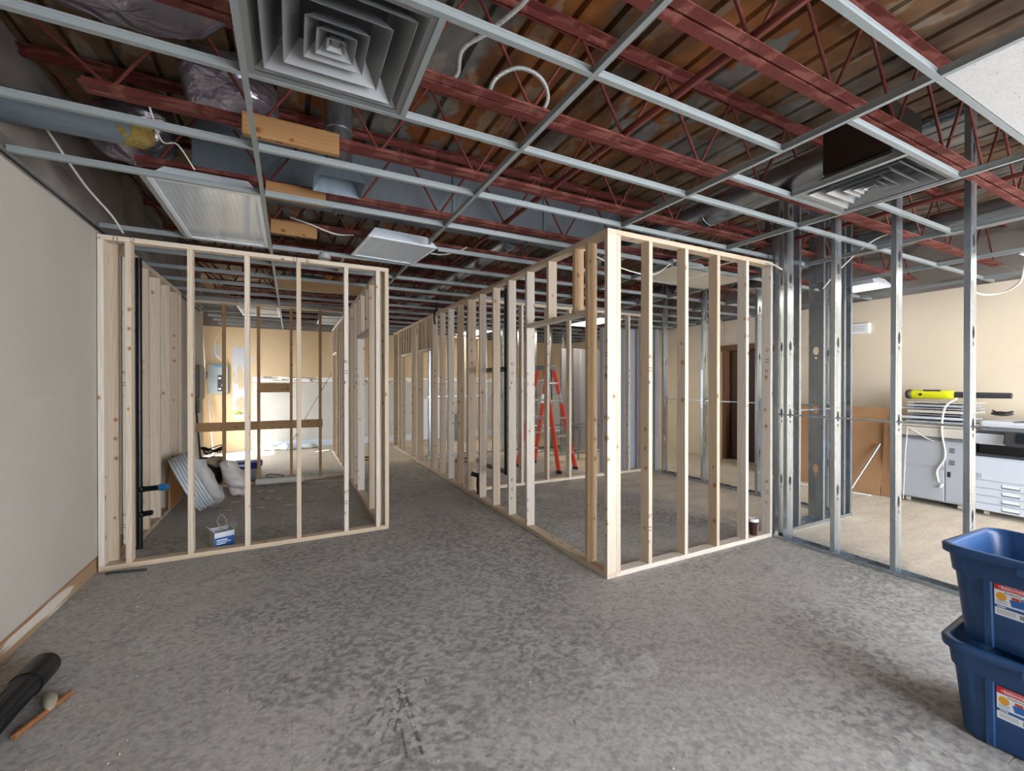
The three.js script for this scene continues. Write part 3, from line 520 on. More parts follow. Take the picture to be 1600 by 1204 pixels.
solo('white_pipe', 'thin white pipe standing upright behind the corridor studs', 'pipe', rod([2.30, 0.0, -6.32], [2.30, 1.85, -6.32], 0.018, 16), white);
{ const t = thing('cable_stripper', 'black hand tool hanging over the top plate of the corridor studs', 'tool', [2.075, 2.54, -6.75]); part('grip', tube([[0, 0.10, 0], [-0.02, 0.04, 0.0], [-0.03, -0.06, 0.01], [-0.02, -0.14, 0.02]], 0.014, 24), black, t); part('jaw', tube([[0, 0.08, 0], [0.02, 0.13, 0.0], [0.05, 0.20, -0.02]], 0.018, 16), darkGrey, t); }
for (const [x, z, lab] of [[1.3, -8.6, 'coiled brown cord on the corridor floor far from the door opening'], [2.9, -7.6, 'tangled brown cord on the floor behind the corridor studs']]) cable('cable', lab, [...Array(15)].map((_, i) => [x + Math.cos(i * 1.1) * (0.12 + 0.012 * i), 0.012 + 0.0012 * i, z + Math.sin(i * 1.1) * (0.1 + 0.01 * i)]), 0.009, std({ color: 0x6b4a34, roughness: 0.8 }), 120);

// ---------------------------------------------------------------- orange step ladder
{ const orange = std({ color: 0xd8462a, roughness: 0.5 }), alu = std({ color: 0xc8cacc, roughness: 0.35, metalness: 0.8 });
  const t = thing('step_ladder', 'orange fibreglass step ladder with silver rungs standing open', 'ladder', [3.9, 0, -6.35]); t.rotation.y = -1.2; const top = 1.72;
  const railAt = (sx, sz, y) => { const k = y / top; return [sx * (0.45 * (1 - k) + 0.06 * k), y, sz * (0.24 * (1 - k) + 0.13 * k)]; };
  for (const sx of [-1, 1]) for (const sz of [-1, 1]) {
    const a = railAt(sx, sz, 0.03), b = railAt(sx, sz, top - 0.05), A = V(...a), B = V(...b), L = A.distanceTo(B), g = cbox(0.075, L, 0.026, 0.003); const c = g.clone(); c.applyQuaternion(new THREE.Quaternion().setFromUnitVectors(V(0, 1, 0), B.clone().sub(A).normalize())); const m = A.add(B).multiplyScalar(0.5); c.translate(m.x, m.y, m.z);
    const rail = part('rail', c, orange, t);
    part('foot', cbox(0.09, 0.05, 0.035, 0.004), black, t, railAt(sx, sz, 0.025));
    part('label_strip', at(cbox(0.078, 0.30, 0.028, 0.003), ...railAt(sx, sz, 1.25), 0, 0, sx * 0.23), alu, rail);
  }
  for (const sx of [-1, 1]) for (let k = 1; k <= 5; k++) { const y = k * 0.29, p = railAt(sx, 1, y); part('step', cbox(0.075, 0.026, p[2] * 2, 0.003), alu, t, [p[0], y, 0]); }
  part('top_cap', cbox(0.22, 0.07, 0.32, 0.008), std({ color: 0x6f7274, roughness: 0.6 }), t, [0, top, 0]);
  for (const sz of [-1, 1]) part('spreader', rod([-0.24, 0.86, sz * 0.16], [0.24, 0.86, sz * 0.16], 0.008), alu, t);
  part('warning_label', cbox(0.08, 0.16, 0.03, 0.002), std({ color: 0xd9a21c, roughness: 0.6 }), t, [0.15, 1.28, 0.165], [0, 0, 0.22]); }

// ---------------------------------------------------------------- blue totes
const toteMat = new THREE.MeshPhysicalMaterial({ map: tex(256, 256, (u, v) => { const k = (fbm(u * 6, v * 6, 5) - 0.5), s = ss(0.62, 0.75, fbm(u * 14 + 3, v * 5, 4)); let c = [28 + k * 16, 70 + k * 24, 118 + k * 28]; return mix3(c, [92, 118, 150], s * 0.25); }), roughness: 0.42, clearcoat: 0.1 });
const labelTex = canvasTex(256, 300, (g, w, h) => {
  g.fillStyle = '#e9edf0'; g.fillRect(0, 0, w, h); g.fillStyle = '#c8232b'; g.fillRect(0, 0, w, 62);
  g.strokeStyle = '#fff'; g.lineWidth = 3; g.beginPath(); g.ellipse(w / 2, 34, 98, 19, 0, 0, 7); g.stroke(); g.fillStyle = '#fff'; g.font = 'bold 27px sans-serif'; g.textAlign = 'center'; g.fillText('Rubbermaid', w / 2, 43);
  g.fillStyle = '#39414f'; g.font = 'bold italic 22px sans-serif'; g.fillText('Roughneck', w / 2, 86);
  g.fillStyle = '#e7a92f'; g.beginPath(); g.arc(48, 122, 38, 0, 7); g.fill();
  g.fillStyle = '#2f66b0'; g.beginPath(); g.moveTo(104, 128); g.lineTo(232, 116); g.lineTo(220, 186); g.lineTo(118, 190); g.fill(); g.fillStyle = '#c2452f'; g.fillRect(120, 98, 56, 26); g.fillStyle = '#5f7f9c'; g.fillRect(180, 94, 40, 26); g.fillStyle = '#8aa3bf'; g.fillRect(12, 160, 84, 5); g.fillRect(12, 172, 70, 5); g.fillRect(12, 184, 78, 5);
  g.fillStyle = '#2b5c9c'; g.fillRect(0, 204, w, 26); g.fillStyle = '#dfe6ee'; g.fillRect(18, 211, 60, 11);
  g.fillStyle = '#8a9097'; for (let k = 0; k < 4; k++) g.fillRect(14, 244 + k * 11, 130, 4); g.fillStyle = '#222'; for (let k = 0; k < 18; k++) g.fillRect(172 + k * 3.6, 244, k % 3 ? 1.4 : 2.6, 40);
});
const labelMat = std({ map: labelTex, roughness: 0.4 });
function rrect(hx, hz, r, n = 6) { const o = []; for (const [cx, cz, a0] of [[hx - r, hz - r, 0], [-hx + r, hz - r, 1], [-hx + r, -hz + r, 2], [hx - r, -hz + r, 3]]) for (let k = 0; k <= n; k++) { const a = (a0 + k / n) * Math.PI / 2; o.push([cx + r * Math.cos(a), cz + r * Math.sin(a)]); } return o; }
function loft(rings, capA, capB) { // rings: list of [points2d, y]
  const n = rings[0][0].length, pos = [], idx = [], uv = [];
  rings.forEach(([p, y]) => { p.forEach(([x, z], i) => { pos.push(x, y, z); uv.push(i / n * 2, y * 2); }); });
  for (let r = 0; r < rings.length - 1; r++) for (let i = 0; i < n; i++) { const j = (i + 1) % n, a = r * n + i, b = r * n + j, c = a + n, d = b + n; idx.push(a, c, b, b, c, d); }
  const cap = (r, up) => { const c = pos.length / 3; pos.push(0, rings[r][1], 0); uv.push(0.5, 0.5); for (let i = 0; i < n; i++) { const j = (i + 1) % n; idx.push(...(up ? [c, r * n + j, r * n + i] : [c, r * n + i, r * n + j])); } };
  if (capA) cap(0, false); if (capB) cap(rings.length - 1, true);
  const g = new THREE.BufferGeometry(); g.setAttribute('position', new THREE.Float32BufferAttribute(pos, 3)); g.setAttribute('uv', new THREE.Float32BufferAttribute(uv, 2)); g.setIndex(idx);
  const f = g.toNonIndexed(); f.computeVertexNormals(); return g.computeVertexNormals() ?? g;
}
function tote(label, pos, turn, ly) {
  const t = thing('storage_tote', label, 'storage bin', pos, 'blue plastic totes stacked one in the other'); t.rotation.y = turn;
  const hx = 0.195, hz = 0.275, h = 0.388, sx = 0.228, sz = 0.315, R = (k, d = 0) => rrect(hx + (sx - hx) * k - d, hz + (sz - hz) * k - d, 0.06 - d * 0.5);
  const m = toteMat.clone(); m.side = THREE.DoubleSide;
  const body = part('body', loft([[R(0), 0.004], [R(0.0, -0.004), 0.012], [R(0.70), h * 0.70], [R(0.72, -0.008), h * 0.715], [R(0.97, -0.008), h - 0.02], [R(1, 0.004), h - 0.02], [R(0.72, 0.006), h * 0.7], [R(0.02, 0.01), 0.016]], true, true), m, t);
  part('rim', loft([[R(1, -0.004), h - 0.035], [R(1, -0.022), h - 0.033], [R(1, -0.024), h - 0.006], [R(1, -0.016), h], [R(1, 0.0), h], [R(1, 0.003), h - 0.02]]), m, t);
  const lean = Math.atan2(sx - hx, h); // side wall slope
  for (const s of [-1, 1]) {
    part('handle', cbox(0.02, 0.034, 0.21, 0.006), m, t, [s * (sx + 0.02), h - 0.040, 0.0]);
    for (const z of [-0.19, 0.19]) part('rib', cbox(0.012, h * 0.72, 0.03, 0.005), m, t, [s * (hx + (sx - hx) * 0.36 + 0.003), h * 0.37, z], [0, 0, -s * lean]);
  }
  const lab = part('label', new THREE.BoxGeometry(0.0012, 0.13, 0.10), labelMat, body, [-(hx + (sx - hx) * ly / h + (ly / h > 0.6 ? 0.0105 : 0.004)), ly, -0.12], [0, 0, lean]); lab.userData.label = 'paper label with a red band';
  return t;
}
tote('lower dark blue plastic tote standing on the concrete with another nested in it', [2.70, 0.0, -0.485], 0.06, 0.20);
tote('upper blue plastic tote resting inside the rim of the lower one', [2.70, 0.385, -0.475], -0.04, 0.215);

// ---------------------------------------------------------------- copiers against the beige wall
const copGrey = std({ color: 0xa9adb2, roughness: 0.5 }), copWhite = std({ color: 0xc6ccd4, roughness: 0.45 }), copCream = std({ color: 0xc6c1b6, roughness: 0.5 }), seam = std({ color: 0x6c7076, roughness: 0.6 });
function copier(label, z0, z1, kind) {
  const t = thing('office_copier', label, 'copier', [6.77, 0, (z0 + z1) / 2]); const w = z1 - z0, D = 0.68; // x from 0 (front) to D
  for (const s of [-1, 1]) for (const x of [0.08, D - 0.08]) part('caster', at(new THREE.CylinderGeometry(0.032, 0.032, 0.03, 16), x, 0.034, s * (w / 2 - 0.08), Math.PI / 2, 0, 0), copCream, t);
  if (kind === 0) {
    part('body', cbox(D, 0.74, w, 0.012), copGrey, t, [D / 2, 0.435, 0]);
    part('side_panel', cbox(0.012, 0.29, w * 0.66, 0.004), copGrey, t, [-0.004, 0.62, -w * 0.14]); part('side_panel', cbox(0.012, 0.36, w * 0.66, 0.004), copGrey, t, [-0.004, 0.26, -w * 0.14]);
    part('side_panel', cbox(0.012, 0.66, w * 0.26, 0.004), copGrey, t, [-0.004, 0.42, w * 0.34]);
    part('connector_plate', cbox(0.014, 0.06, 0.05, 0.003), seam, t, [-0.007, 0.68, w * 0.3]); part('connector_plate', cbox(0.014, 0.06, 0.05, 0.003), seam, t, [-0.007, 0.54, w * 0.3]); part('power_inlet', cbox(0.016, 0.06, 0.028, 0.003), black, t, [-0.007, 0.40, w * 0.26]);
    part('scanner', cbox(D + 0.02, 0.11, w + 0.02, 0.012), copCream, t, [D / 2, 0.87, 0]); part('vent_strip', cbox(0.012, 0.03, w * 0.9, 0.003), seam, t, [-0.006, 0.795, 0]);
    part('lid', cbox(D, 0.05, w, 0.015), copCream, t, [D / 2, 0.955, 0]);
    part('output_tray', cbox(0.5, 0.02, w * 0.9, 0.006), copGrey, t, [0.32, 1.0, 0.02], [0, 0, 0.05]);
    let y = 1.02; [[0.46, 0.03, 0.95], [0.40, 0.012, 0.8], [0.44, 0.034, 0.9], [0.47, 0.010, 1.0], [0.42, 0.028, 0.86], [0.45, 0.014, 0.92]].forEach(([x, hh, k], i) => { part('paper_tray', cbox(x, hh, w * k, 0.005), [copWhite, copGrey, copCream][i % 3], t, [0.32 + 0.02 * (i % 2), y + hh / 2, (i % 3 - 1) * 0.02]); y += hh + 0.016; if (i < 5) for (const s of [-1, 1]) part('tray_spacer', cbox(0.3, 0.02, 0.02, 0.003), seam, t, [0.32, y - 0.006, s * w * 0.33]); });
  } else {
    part('body', cbox(D, 0.585, w, 0.012), copWhite, t, [D / 2, 0.36, 0]); part('front_door', cbox(0.014, 0.24, w * 0.97, 0.006), copWhite, t, [-0.006, 0.515, 0]);
    for (let k = 0; k < 4; k++) { const d = part('drawer', cbox(0.018, 0.074, w * 0.97, 0.006), copWhite, t, [-0.007, 0.10 + k * 0.082, 0]); part('handle', cbox(0.012, 0.044, 0.14, 0.006), seam, d, [-0.006, 0.0, -0.05]); part('handle_bar', cbox(0.02, 0.026, 0.13, 0.008), white, d, [-0.009, 0.006, -0.05]); }
    part('output_bay', cbox(D - 0.06, 0.13, w - 0.05, 0.004), black, t, [D / 2 + 0.04, 0.715, 0]); part('bay_edge', cbox(D, 0.03, w, 0.008), darkGrey, t, [D / 2, 0.665, 0]); part('upright', cbox(0.25, 0.16, w, 0.006), copWhite, t, [D - 0.13, 0.72, 0]);
    part('scanner', cbox(D, 0.12, w, 0.015), copWhite, t, [D / 2, 0.845, 0]); part('glass_rim', cbox(D - 0.01, 0.02, w - 0.01, 0.005), darkGrey, t, [D / 2, 0.915, 0]);
    part('document_feeder', cbox(D - 0.06, 0.11, w * 0.72, 0.03), copWhite, t, [D / 2 + 0.03, 0.985, -w * 0.12]); part('feeder_tray', cbox(D - 0.1, 0.02, w * 0.5, 0.006), seam, t, [D / 2 + 0.03, 1.06, w * 0.15], [-0.18, 0, 0]);
    part('keypad', cbox(0.10, 0.15, 0.34, 0.012), darkGrey, t, [-0.06, 0.865, w / 2 - 0.24], [0, 0, -0.35]); part('screen', cbox(0.01, 0.11, 0.20, 0.003), std({ color: 0x20242a, roughness: 0.15 }), t, [-0.112, 0.885, w / 2 - 0.22], [0, 0, -0.35]);
    part('badge', cbox(0.012, 0.05, 0.04, 0.002), copGrey, t, [-0.013, 0.44, -w / 2 + 0.05]);
  }
  return t;
}
copier('grey office copier with a stack of paper trays on top, next to the brown board', -2.62, -1.99, 0);
copier('white office copier with four drawers and a black control screen', -1.94, -1.28, 1);
{ const t = thing('power_cord', 'cream power cord hanging down the side of the grey copier', 'cord'); part('cord', tube([[6.9, 1.28, -2.12], [6.78, 1.18, -2.18], [6.745, 0.9, -2.2], [6.74, 0.6, -2.17], [6.74, 0.42, -2.24], [6.735, 0.3, -2.22]], 0.010, 60), cableWhite, t); part('plug', cbox(0.022, 0.05, 0.026, 0.005), cableWhite, t, [6.735, 0.26, -2.20], [0.4, 0, 0]); }
cable('cable', 'thin white cable draped across the grey copier panel', [[6.74, 0.92, -2.5], [6.735, 0.86, -2.42], [6.735, 0.80, -2.33], [6.735, 0.77, -2.26]], 0.006, cableWhite);
cable('cable', 'thin white cord hanging straight down at the end of the grey copier', [[6.74, 0.93, -2.51], [6.735, 0.6, -2.53], [6.735, 0.3, -2.54], [6.735, 0.03, -2.55]], 0.005, cableWhite);
{ const t = thing('leaf_blower', 'lime yellow leaf blower with a long black tube lying on the paper trays', 'leaf blower', [7.1, 1.315, -2.2]); const lime = std({ color: 0xd5d818, roughness: 0.4 });
  const lath = (pts) => { const g = new THREE.LatheGeometry(pts.map(([r, y]) => V2(r, y)), 28); g.rotateX(Math.PI / 2); return g; };
  part('body', lath([[0.0, -0.42], [0.052, -0.42], [0.058, -0.38], [0.052, -0.28], [0.056, -0.2], [0.054, -0.08], [0.045, 0.0], [0, 0.0]]), lime, t);
  part('fan_guard', lath([[0.0, -0.455], [0.05, -0.455], [0.06, -0.44], [0.06, -0.405], [0.0, -0.40]]), darkGrey, t);
  part('grip', cbox(0.03, 0.02, 0.17, 0.008), darkGrey, t, [-0.03, 0.05, -0.2]); part('tube', lath([[0.0, -0.02], [0.037, -0.02], [0.034, 0.25], [0.032, 0.46], [0.026, 0.46], [0, 0.44]]), darkGrey, t); part('button', at(new THREE.CylinderGeometry(0.016, 0.016, 0.012, 16), 0, 0, 0, 0, 0, Math.PI / 2), black, t, [-0.056, 0.0, -0.3]); }
for (const [z, lab] of [[-1.78, 'small black handset on the white copier lid'], [-1.46, 'bundle of black leads on the white copier lid']]) { const t = thing('black_gadget', lab, 'gadget', [6.98, 1.118, z]); part('body', noisy(new THREE.SphereGeometry(0.06, 20, 14).scale(1.1, 0.45, 1.5), 0.02, 20, z), darkGrey, t); part('lead', tube([[0.02, 0.02, 0.05], [-0.06, 0.03, 0.09], [-0.08, 0.01, 0.0], [-0.02, 0.035, -0.07]], 0.008, 30), black, t); }
{ const brownBoard = std({ map: tex(128, 128, (u, v) => { const k = (fbm(u * 9, v * 9, 4) - 0.5) * 14; return [168 + k, 128 + k, 92 + k]; }), roughness: 0.85 });
  const g = cbox(0.016, 1.15, 1.7, 0.002); solo('brown_board', 'brown hardboard sheet leaning on the beige wall left of the copiers', 'board', g, brownBoard, [6.90, 0.565, -3.66], [0, 0, -0.22]);
  solo('brown_board', 'second brown board end standing beside the grey copier', 'board', cbox(0.016, 0.95, 0.16, 0.002), brownBoard, [6.86, 0.475, -2.73], [0, 0, -0.1]); }
solo('leaning_stick', 'pale stick leaning diagonally against the brown board', 'stick', rod([6.55, 0.012, -3.05], [6.86, 0.66, -2.84], 0.013), galv);
solo('floor_strip', 'thin white strip lying at the foot of the brown board', 'strip', cbox(0.05, 0.012, 0.9, 0.003, 2), white, [6.6, 0.007, -3.3], [0, 0.15, 0]);
{ const t = thing('wall_unit', 'white emergency light box on the beige wall', 'wall box', [7.49, 2.26, -3.35]); part('case', cbox(0.07, 0.16, 0.26, 0.012), white, t); for (let k = 0; k < 3; k++) part('grille_bar', cbox(0.004, 0.012, 0.15, 0.001), copGrey, t, [-0.036, 0.03 - k * 0.03, 0]); }

// ---------------------------------------------------------------- things in the left room and rear area
{ const t = thing('coffee_cup', 'dark brown paper coffee cup with a white lid on the bottom plate', 'cup', [3.845, 0.038, -2.565]);
  part('cup', new THREE.LatheGeometry([[0, 0], [0.029, 0], [0.030, 0.003], [0.042, 0.135], [0.043, 0.137]].map(([a, b]) => V2(a, b)), 32), std({ color: 0x3a1712, roughness: 0.45 }), t);
  part('lid', new THREE.LatheGeometry([[0.045, 0.128], [0.046, 0.136], [0.043, 0.141], [0.041, 0.153], [0.036, 0.155], [0.034, 0.149], [0, 0.149]].map(([a, b]) => V2(a, b)), 32), white, t);
  part('printed_mark', at(cbox(0.006, 0.07, 0.002, 0.0006), 0.012, 0.075, 0.0355, 0.09, 0.35, 0), white, t); }
{ const t = thing('open_carton', 'small blue and white open carton on the concrete inside the left stud frame', 'box', [-0.56, 0, -4.66]); t.rotation.y = 0.35;
  const cm = std({ map: canvasTex(128, 128, (g) => { g.fillStyle = '#c9cdd2'; g.fillRect(0, 0, 128, 128); g.fillStyle = '#1d4f8e'; g.fillRect(0, 44, 128, 84); g.fillStyle = '#dfe6ee'; g.fillRect(12, 62, 70, 9); g.fillRect(12, 80, 92, 6); g.fillRect(12, 94, 60, 6); }), roughness: 0.7 }), pale = std({ color: 0xc4c8cc, roughness: 0.75 });
  part('front_panel', new THREE.BoxGeometry(0.15, 0.135, 0.003), cm, t, [0, 0.07, 0.09]); part('back_panel', new THREE.BoxGeometry(0.15, 0.135, 0.003), pale, t, [0, 0.07, -0.09]); for (const s of [-1, 1]) part('side_panel', new THREE.BoxGeometry(0.003, 0.135, 0.18), pale, t, [s * 0.075, 0.07, 0]); part('base_panel', new THREE.BoxGeometry(0.15, 0.003, 0.18), pale, t, [0, 0.004, 0]);
  for (const [s, a] of [[1, 0.6], [-1, 0.8]]) part('flap', cbox(0.003, 0.06, 0.17, 0.001), pale, t, [s * 0.092, 0.158, 0], [0, 0, -s * a]);
  part('contents', noisy(new THREE.SphereGeometry(0.065, 16, 12).scale(1, 0.5, 1.2), 0.03, 20), std({ color: 0x77706a, roughness: 0.9 }), t, [0, 0.075, 0]);
  part('wire_loop', tube([[0.0, 0.09, 0.0], [0.04, 0.2, -0.02], [0.0, 0.26, -0.04], [-0.03, 0.2, -0.02], [0.02, 0.12, 0.0]], 0.0022, 40), conduitMat, t); }
{ const pex = new THREE.MeshPhysicalMaterial({ color: 0xd4dade, roughness: 0.3, transmission: 0.15, thickness: 0 }), film = new THREE.MeshPhysicalMaterial({ color: 0xe6e4e0, roughness: 0.35, transmission: 0.45, thickness: 0, side: THREE.DoubleSide });
  const t = thing('pipe_coil', 'big coil of white plastic pipe half wrapped in clear film leaning on the furring studs', 'pipe coil', [-0.955, 0.375, -5.86]); t.rotation.set(0, 0.2, 0.42);
  const ptsFor = (r, z0, z1, n) => { const p = []; for (let k = 0; k <= n * 16; k++) { const a = k / 16 * Math.PI * 2; p.push([z0 + (z1 - z0) * k / (n * 16), Math.cos(a) * r, Math.sin(a) * r]); } return p; };
  for (const [r, o] of [[0.315, 0], [0.289, 0.013], [0.262, 0]]) part('coil_layer', tube(ptsFor(r, -0.10 + o, 0.09 + o, 7), 0.0135, 260, 8), pex, t);
  const f = new THREE.TorusGeometry(0.28, 0.07, 20, 60, 4.2); noisy(f, 0.05, 7, 3); f.rotateY(Math.PI / 2); part('film_wrap', f, film, t, [0.105, 0, 0], [2.4, 0, 0]); }
{ const t = thing('plastic_bag', 'clear crumpled plastic bag hanging over the pipe coil', 'bag', [-0.62, 0.0, -6.25]); const g = new THREE.SphereGeometry(0.16, 40, 28).scale(0.8, 1.7, 0.7); noisy(g, 0.10, 7, 9); part('bag', g, new THREE.MeshPhysicalMaterial({ color: 0xdcd6cf, roughness: 0.4, transmission: 0.3, thickness: 0, side: THREE.DoubleSide }), t, [0, 0.29, 0], [0.2, 0, 0.45]); }
solo('cardboard_sheet', 'tan cardboard sheet standing behind the pipe coil', 'cardboard', cbox(0.02, 0.55, 0.6, 0.003), std({ color: 0xb58b58, roughness: 0.9 }), [-1.215, 0.315, -6.32]);
{ const t = thing('tool_bag', 'dark tool bag heaped with paper and black leads by the bright rear area', 'bag', [-1.03, 0, -7.58]); part('bag', noisy(new THREE.SphereGeometry(0.2, 36, 24).scale(1, 1.15, 1), 0.12, 6, 4), std({ color: 0x2a2622, roughness: 0.9 }), t, [0, 0.2, 0]);
  part('paper', noisy(new THREE.SphereGeometry(0.12, 24, 16).scale(1.2, 0.8, 0.7), 0.10, 8, 8), std({ color: 0xb7a893, roughness: 0.9 }), t, [0.06, 0.34, 0.12]); for (let k = 0; k < 4; k++) part('lead', tube([...Array(13)].map((_, i) => { const a = i / 12 * 6.283; return [Math.cos(a) * (0.1 + k * 0.012), 0.46 + Math.sin(a * 2 + k) * 0.03 + k * 0.015, Math.sin(a) * (0.09 + k * 0.01) - 0.05]; }), 0.008, 50, 6), black, t); }
{ const t = thing('tool_box', 'low white box with a blue lid on the floor of the rear area', 'box', [-0.60, 0, -7.66]); t.rotation.y = -0.2; part('body', cbox(0.34, 0.17, 0.22, 0.012), std({ color: 0xaeb3ba, roughness: 0.6 }), t, [0, 0.088, 0]); part('lid', cbox(0.37, 0.10, 0.25, 0.014), std({ color: 0x1e3f86, roughness: 0.5 }), t, [0, 0.225, 0]); part('end_cap', cbox(0.012, 0.17, 0.225, 0.004), std({ color: 0x1e3f86, roughness: 0.5 }), t, [-0.172, 0.09, 0]); part('printed_mark', cbox(0.17, 0.03, 0.004, 0.001), white, t, [0, 0.23, 0.126]); }
cable('cable', 'brown extension cord coiled on the floor behind the horizontal blocking', [[-0.38, 0.012, -7.46], [-0.3, 0.012, -7.42], [-0.1, 0.012, -7.6], [-0.3, 0.014, -7.85], [-0.36, 0.016, -7.78], [-0.2, 0.02, -7.48], [0.05, 0.012, -7.55]], 0.008, std({ color: 0x5a4032, roughness: 0.7 }));
{ const t = thing('paper_roll', 'white paper roll lying along the tan wooden frame', 'roll', [-0.14, 0.05, -7.10]); const g = new THREE.CylinderGeometry(0.045, 0.045, 0.62, 24, 1, true); g.rotateZ(Math.PI / 2); part('sheet', g, std({ color: 0xcfcac2, roughness: 0.9, side: THREE.DoubleSide }), t); for (const s of [-1, 1]) part('core', at(new THREE.CylinderGeometry(0.03, 0.03, 0.02, 20), s * 0.3, 0, 0, 0, 0, Math.PI / 2), std({ color: 0x3b3531, roughness: 0.9 }), t); t.rotation.y = -0.06; }
{ const t = thing('breaker_panel', 'grey electrical breaker panel with open cover on the tan rear wall', 'electrical panel', [-1.375, 1.54, -10.96]); const gp = std({ color: 0x8f9a98, roughness: 0.5 });
  part('box', cbox(0.36, 0.62, 0.1, 0.006), gp, t); part('recess', cbox(0.13, 0.34, 0.012, 0.003), darkGrey, t, [0.06, -0.08, 0.052]); for (let k = 0; k < 8; k++) part('breaker', cbox(0.05, 0.03, 0.02, 0.003), k % 3 ? black : white, t, [0.035 + (k % 2) * 0.055, -0.2 + Math.floor(k / 2) * 0.075, 0.062]); part('cover', cbox(0.13, 0.14, 0.012, 0.003), gp, t, [0.06, 0.17, 0.055]); part('notice', cbox(0.16, 0.04, 0.004, 0.001), std({ color: 0x3f7fb0, roughness: 0.6 }), t, [0.03, 0.28, 0.054]); }
{ const t = thing('meter_box', 'flat grey metal box on the white end of the left wall', 'electrical box', [-1.31, 1.47, -8.36]); part('box', cbox(0.06, 0.54, 0.46, 0.006), std({ color: 0x77726c, roughness: 0.6 }), t, [0.01, 0, 0]); part('door', cbox(0.012, 0.5, 0.42, 0.004), std({ color: 0x827d76, roughness: 0.55 }), t, [0.045, 0, 0]); part('lower_box', cbox(0.05, 0.2, 0.2, 0.005), std({ color: 0x77726c, roughness: 0.6 }), t, [0.01, -0.38, 0.05]); }
{ const t = thing('disconnect_switch', 'small dark switch box on a bracket beside the breaker panel', 'electrical box', [-1.60, 1.62, -10.6]); part('box', cbox(0.12, 0.13, 0.16, 0.008), std({ color: 0x4f463c, roughness: 0.6 }), t, [0.02, 0, 0]); part('handle', cbox(0.02, 0.07, 0.02, 0.004), black, t, [0.09, 0, 0.06]); }
cable('cable', 'white cable looping down to the breaker panel', [[-1.3, 2.6, -10.9], [-1.42, 2.3, -10.88], [-1.40, 2.05, -10.86], [-1.27, 1.9, -10.88], [-1.24, 1.75, -10.89]], 0.008, cableWhite);
cable('cable', 'white cable hanging above the small dark switch box', [[-1.56, 2.6, -10.6], [-1.57, 2.2, -10.58], [-1.55, 1.9, -10.57], [-1.56, 1.69, -10.58]], 0.008, cableWhite);
solo('leaning_pipe', 'thin dark pipe leaning by the white end of the left wall', 'pipe', rod([-1.20, 0.01, -7.95], [-1.30, 1.25, -8.02], 0.014), std({ color: 0x4a3c30, roughness: 0.6 }));
solo('leaning_pipe', 'thin grey pipe leaning below the breaker panel', 'pipe', rod([-1.40, 0.01, -10.5], [-1.52, 1.15, -10.85], 0.016), conduitMat);
{ const t = thing('wall_outlet', 'green and white device in an opened wall box low on the tan wall', 'electrical box', [-1.0, 0.74, -10.985]); part('box', cbox(0.2, 0.1, 0.03, 0.006), white, t); part('device', at(new THREE.TorusGeometry(0.05, 0.014, 8, 20, Math.PI), -0.02, 0.03, 0.02), std({ color: 0x8fae3a, roughness: 0.6 }), t); }
solo('hanging_cord', 'thin cord slanting across the rear wall', 'cord', rod([0.868, 1.85, -9.98], [-0.1, 0.02, -10.35], 0.006), std({ color: 0x6b5b4c, roughness: 0.8 }));
for (const [x, z, w, l, lab] of [[-0.1, -10.75, 0.3, 0.9, 'crumpled white plastic sheet along the rear wall']]) { const g = new THREE.SphereGeometry(0.5, 40, 20).scale(l * 1.4, 0.1, w); noisy(g, 0.12, 6, 2); solo('plastic_sheet', lab, 'plastic sheet', g, whitePaint, [x, 0.05, z]); }
solo('white_board', 'white board standing against the rear wall beyond the corridor studs', 'board', cbox(0.7, 1.05, 0.03, 0.004), whitePaint, [3.2, 0.54, -10.9], [-0.06, 0, 0]);
solo('grey_bin', 'grey waste bin beyond the corridor studs', 'bin', loft([[rrect(0.16, 0.16, 0.05), 0.003], [rrect(0.20, 0.20, 0.06), 0.62], [rrect(0.22, 0.22, 0.06), 0.66], [rrect(0.19, 0.19, 0.06), 0.655], [rrect(0.15, 0.15, 0.05), 0.02]], true, true), std({ color: 0x84878c, roughness: 0.6, side: THREE.DoubleSide }), [3.9, 0, -10.45]);

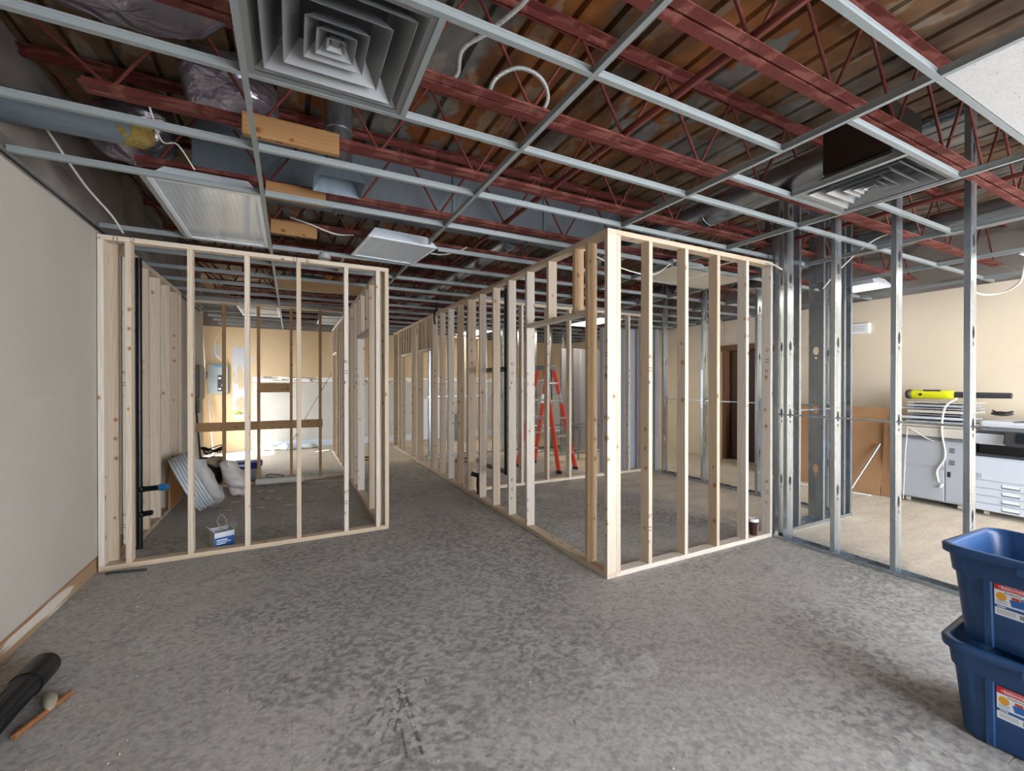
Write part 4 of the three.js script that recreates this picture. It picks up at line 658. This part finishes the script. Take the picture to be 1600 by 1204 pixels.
// ---------------------------------------------------------------- foreground odds and ends
{ const t = thing('black_tube', 'thick black plastic tube with ridges lying on the concrete by the greige wall', 'tube'); const A = [-1.085, 0.064, -2.93], B = [-1.11, 0.064, -1.9]; part('tube', rod(A, B, 0.056, 32), std({ color: 0x141719, roughness: 0.42 }), t); const A1 = V(...A), dir = V(...B).sub(A1).normalize(); const e = A1.clone().addScaledVector(dir, 0.16); part('end_sleeve', rod([A1.x - dir.x * 0.006, 0.064, A1.z - dir.z * 0.006], [e.x, 0.064, e.z], 0.062, 32), absMat, t); for (const a of [0.5, 1.2, 1.9, 2.6]) { const ox = Math.cos(a) * 0.056, oy = Math.sin(a) * 0.056; part('ridge', rod([A[0] + ox, 0.064 + oy, A[2] + 0.1], [B[0] + ox, 0.064 + oy, B[2]], 0.004, 8), absMat, t); } }
{ const t = thing('wooden_stick', 'orange-brown stick with a smear of plaster lying beside the black tube', 'stick'); part('stick', rod([-0.915, 0.013, -2.72], [-1.01, 0.013, -2.48], 0.011, 10), std({ color: 0x8a5630, roughness: 0.8 }), t); part('plaster_smear', noisy(at(new THREE.SphereGeometry(0.03, 20, 14).scale(0.7, 0.5, 2.6), -0.975, 0.02, -2.68, 0, 0.38, 0), 0.015, 20), std({ color: 0x9c937f, roughness: 0.95 }), t); }
solo('floor_scrap', 'dark curled scrap on the floor where the greige wall meets the stud frame', 'scrap', tube([[-1.25, 0.012, -4.30], [-1.2, 0.02, -4.28], [-1.1, 0.016, -4.27], [-1.0, 0.008, -4.27]], 0.010, 24), darkGrey);
{ const crumbs = []; for (let k = 0; k < 420; k++) { const x = rr(-1.2, 2.4), z = rr(-4.2, -0.9), s = 0.002 + 0.006 * rnd() * rnd(); const g = new THREE.TetrahedronGeometry(s, 0); g.rotateX(rnd() * 6); g.rotateY(rnd() * 6); g.translate(x, s * 0.4, z); crumbs.push(g); }
  const m = solo('floor_debris', 'scattered plaster crumbs on the concrete floor', 'debris', merge(crumbs), std({ color: 0xb9b4ab, roughness: 1 })); m.userData.kind = 'stuff'; }
{ const sc = []; for (let k = 0; k < 26; k++) { const x = rr(-0.9, 0.7), z = rr(-7.0, -5.6), g = noisy(new THREE.SphereGeometry(0.02 + 0.02 * rnd(), 8, 6).scale(1.4, 0.35, 1), 0.02, 30, k); g.translate(x, 0.008, z); sc.push(g); }
  const m = solo('floor_debris', 'paper and plaster scraps near the tan wooden frame', 'debris', merge(sc), std({ color: 0x9a9084, roughness: 1 })); m.userData.kind = 'stuff'; }

scene.traverse((o) => { if (o.isMesh) { o.castShadow = true; o.receiveShadow = true; } if (o.isLight && o !== sun && !o.isRectAreaLight) o.castShadow = true; });
renderer.render(scene, camera);
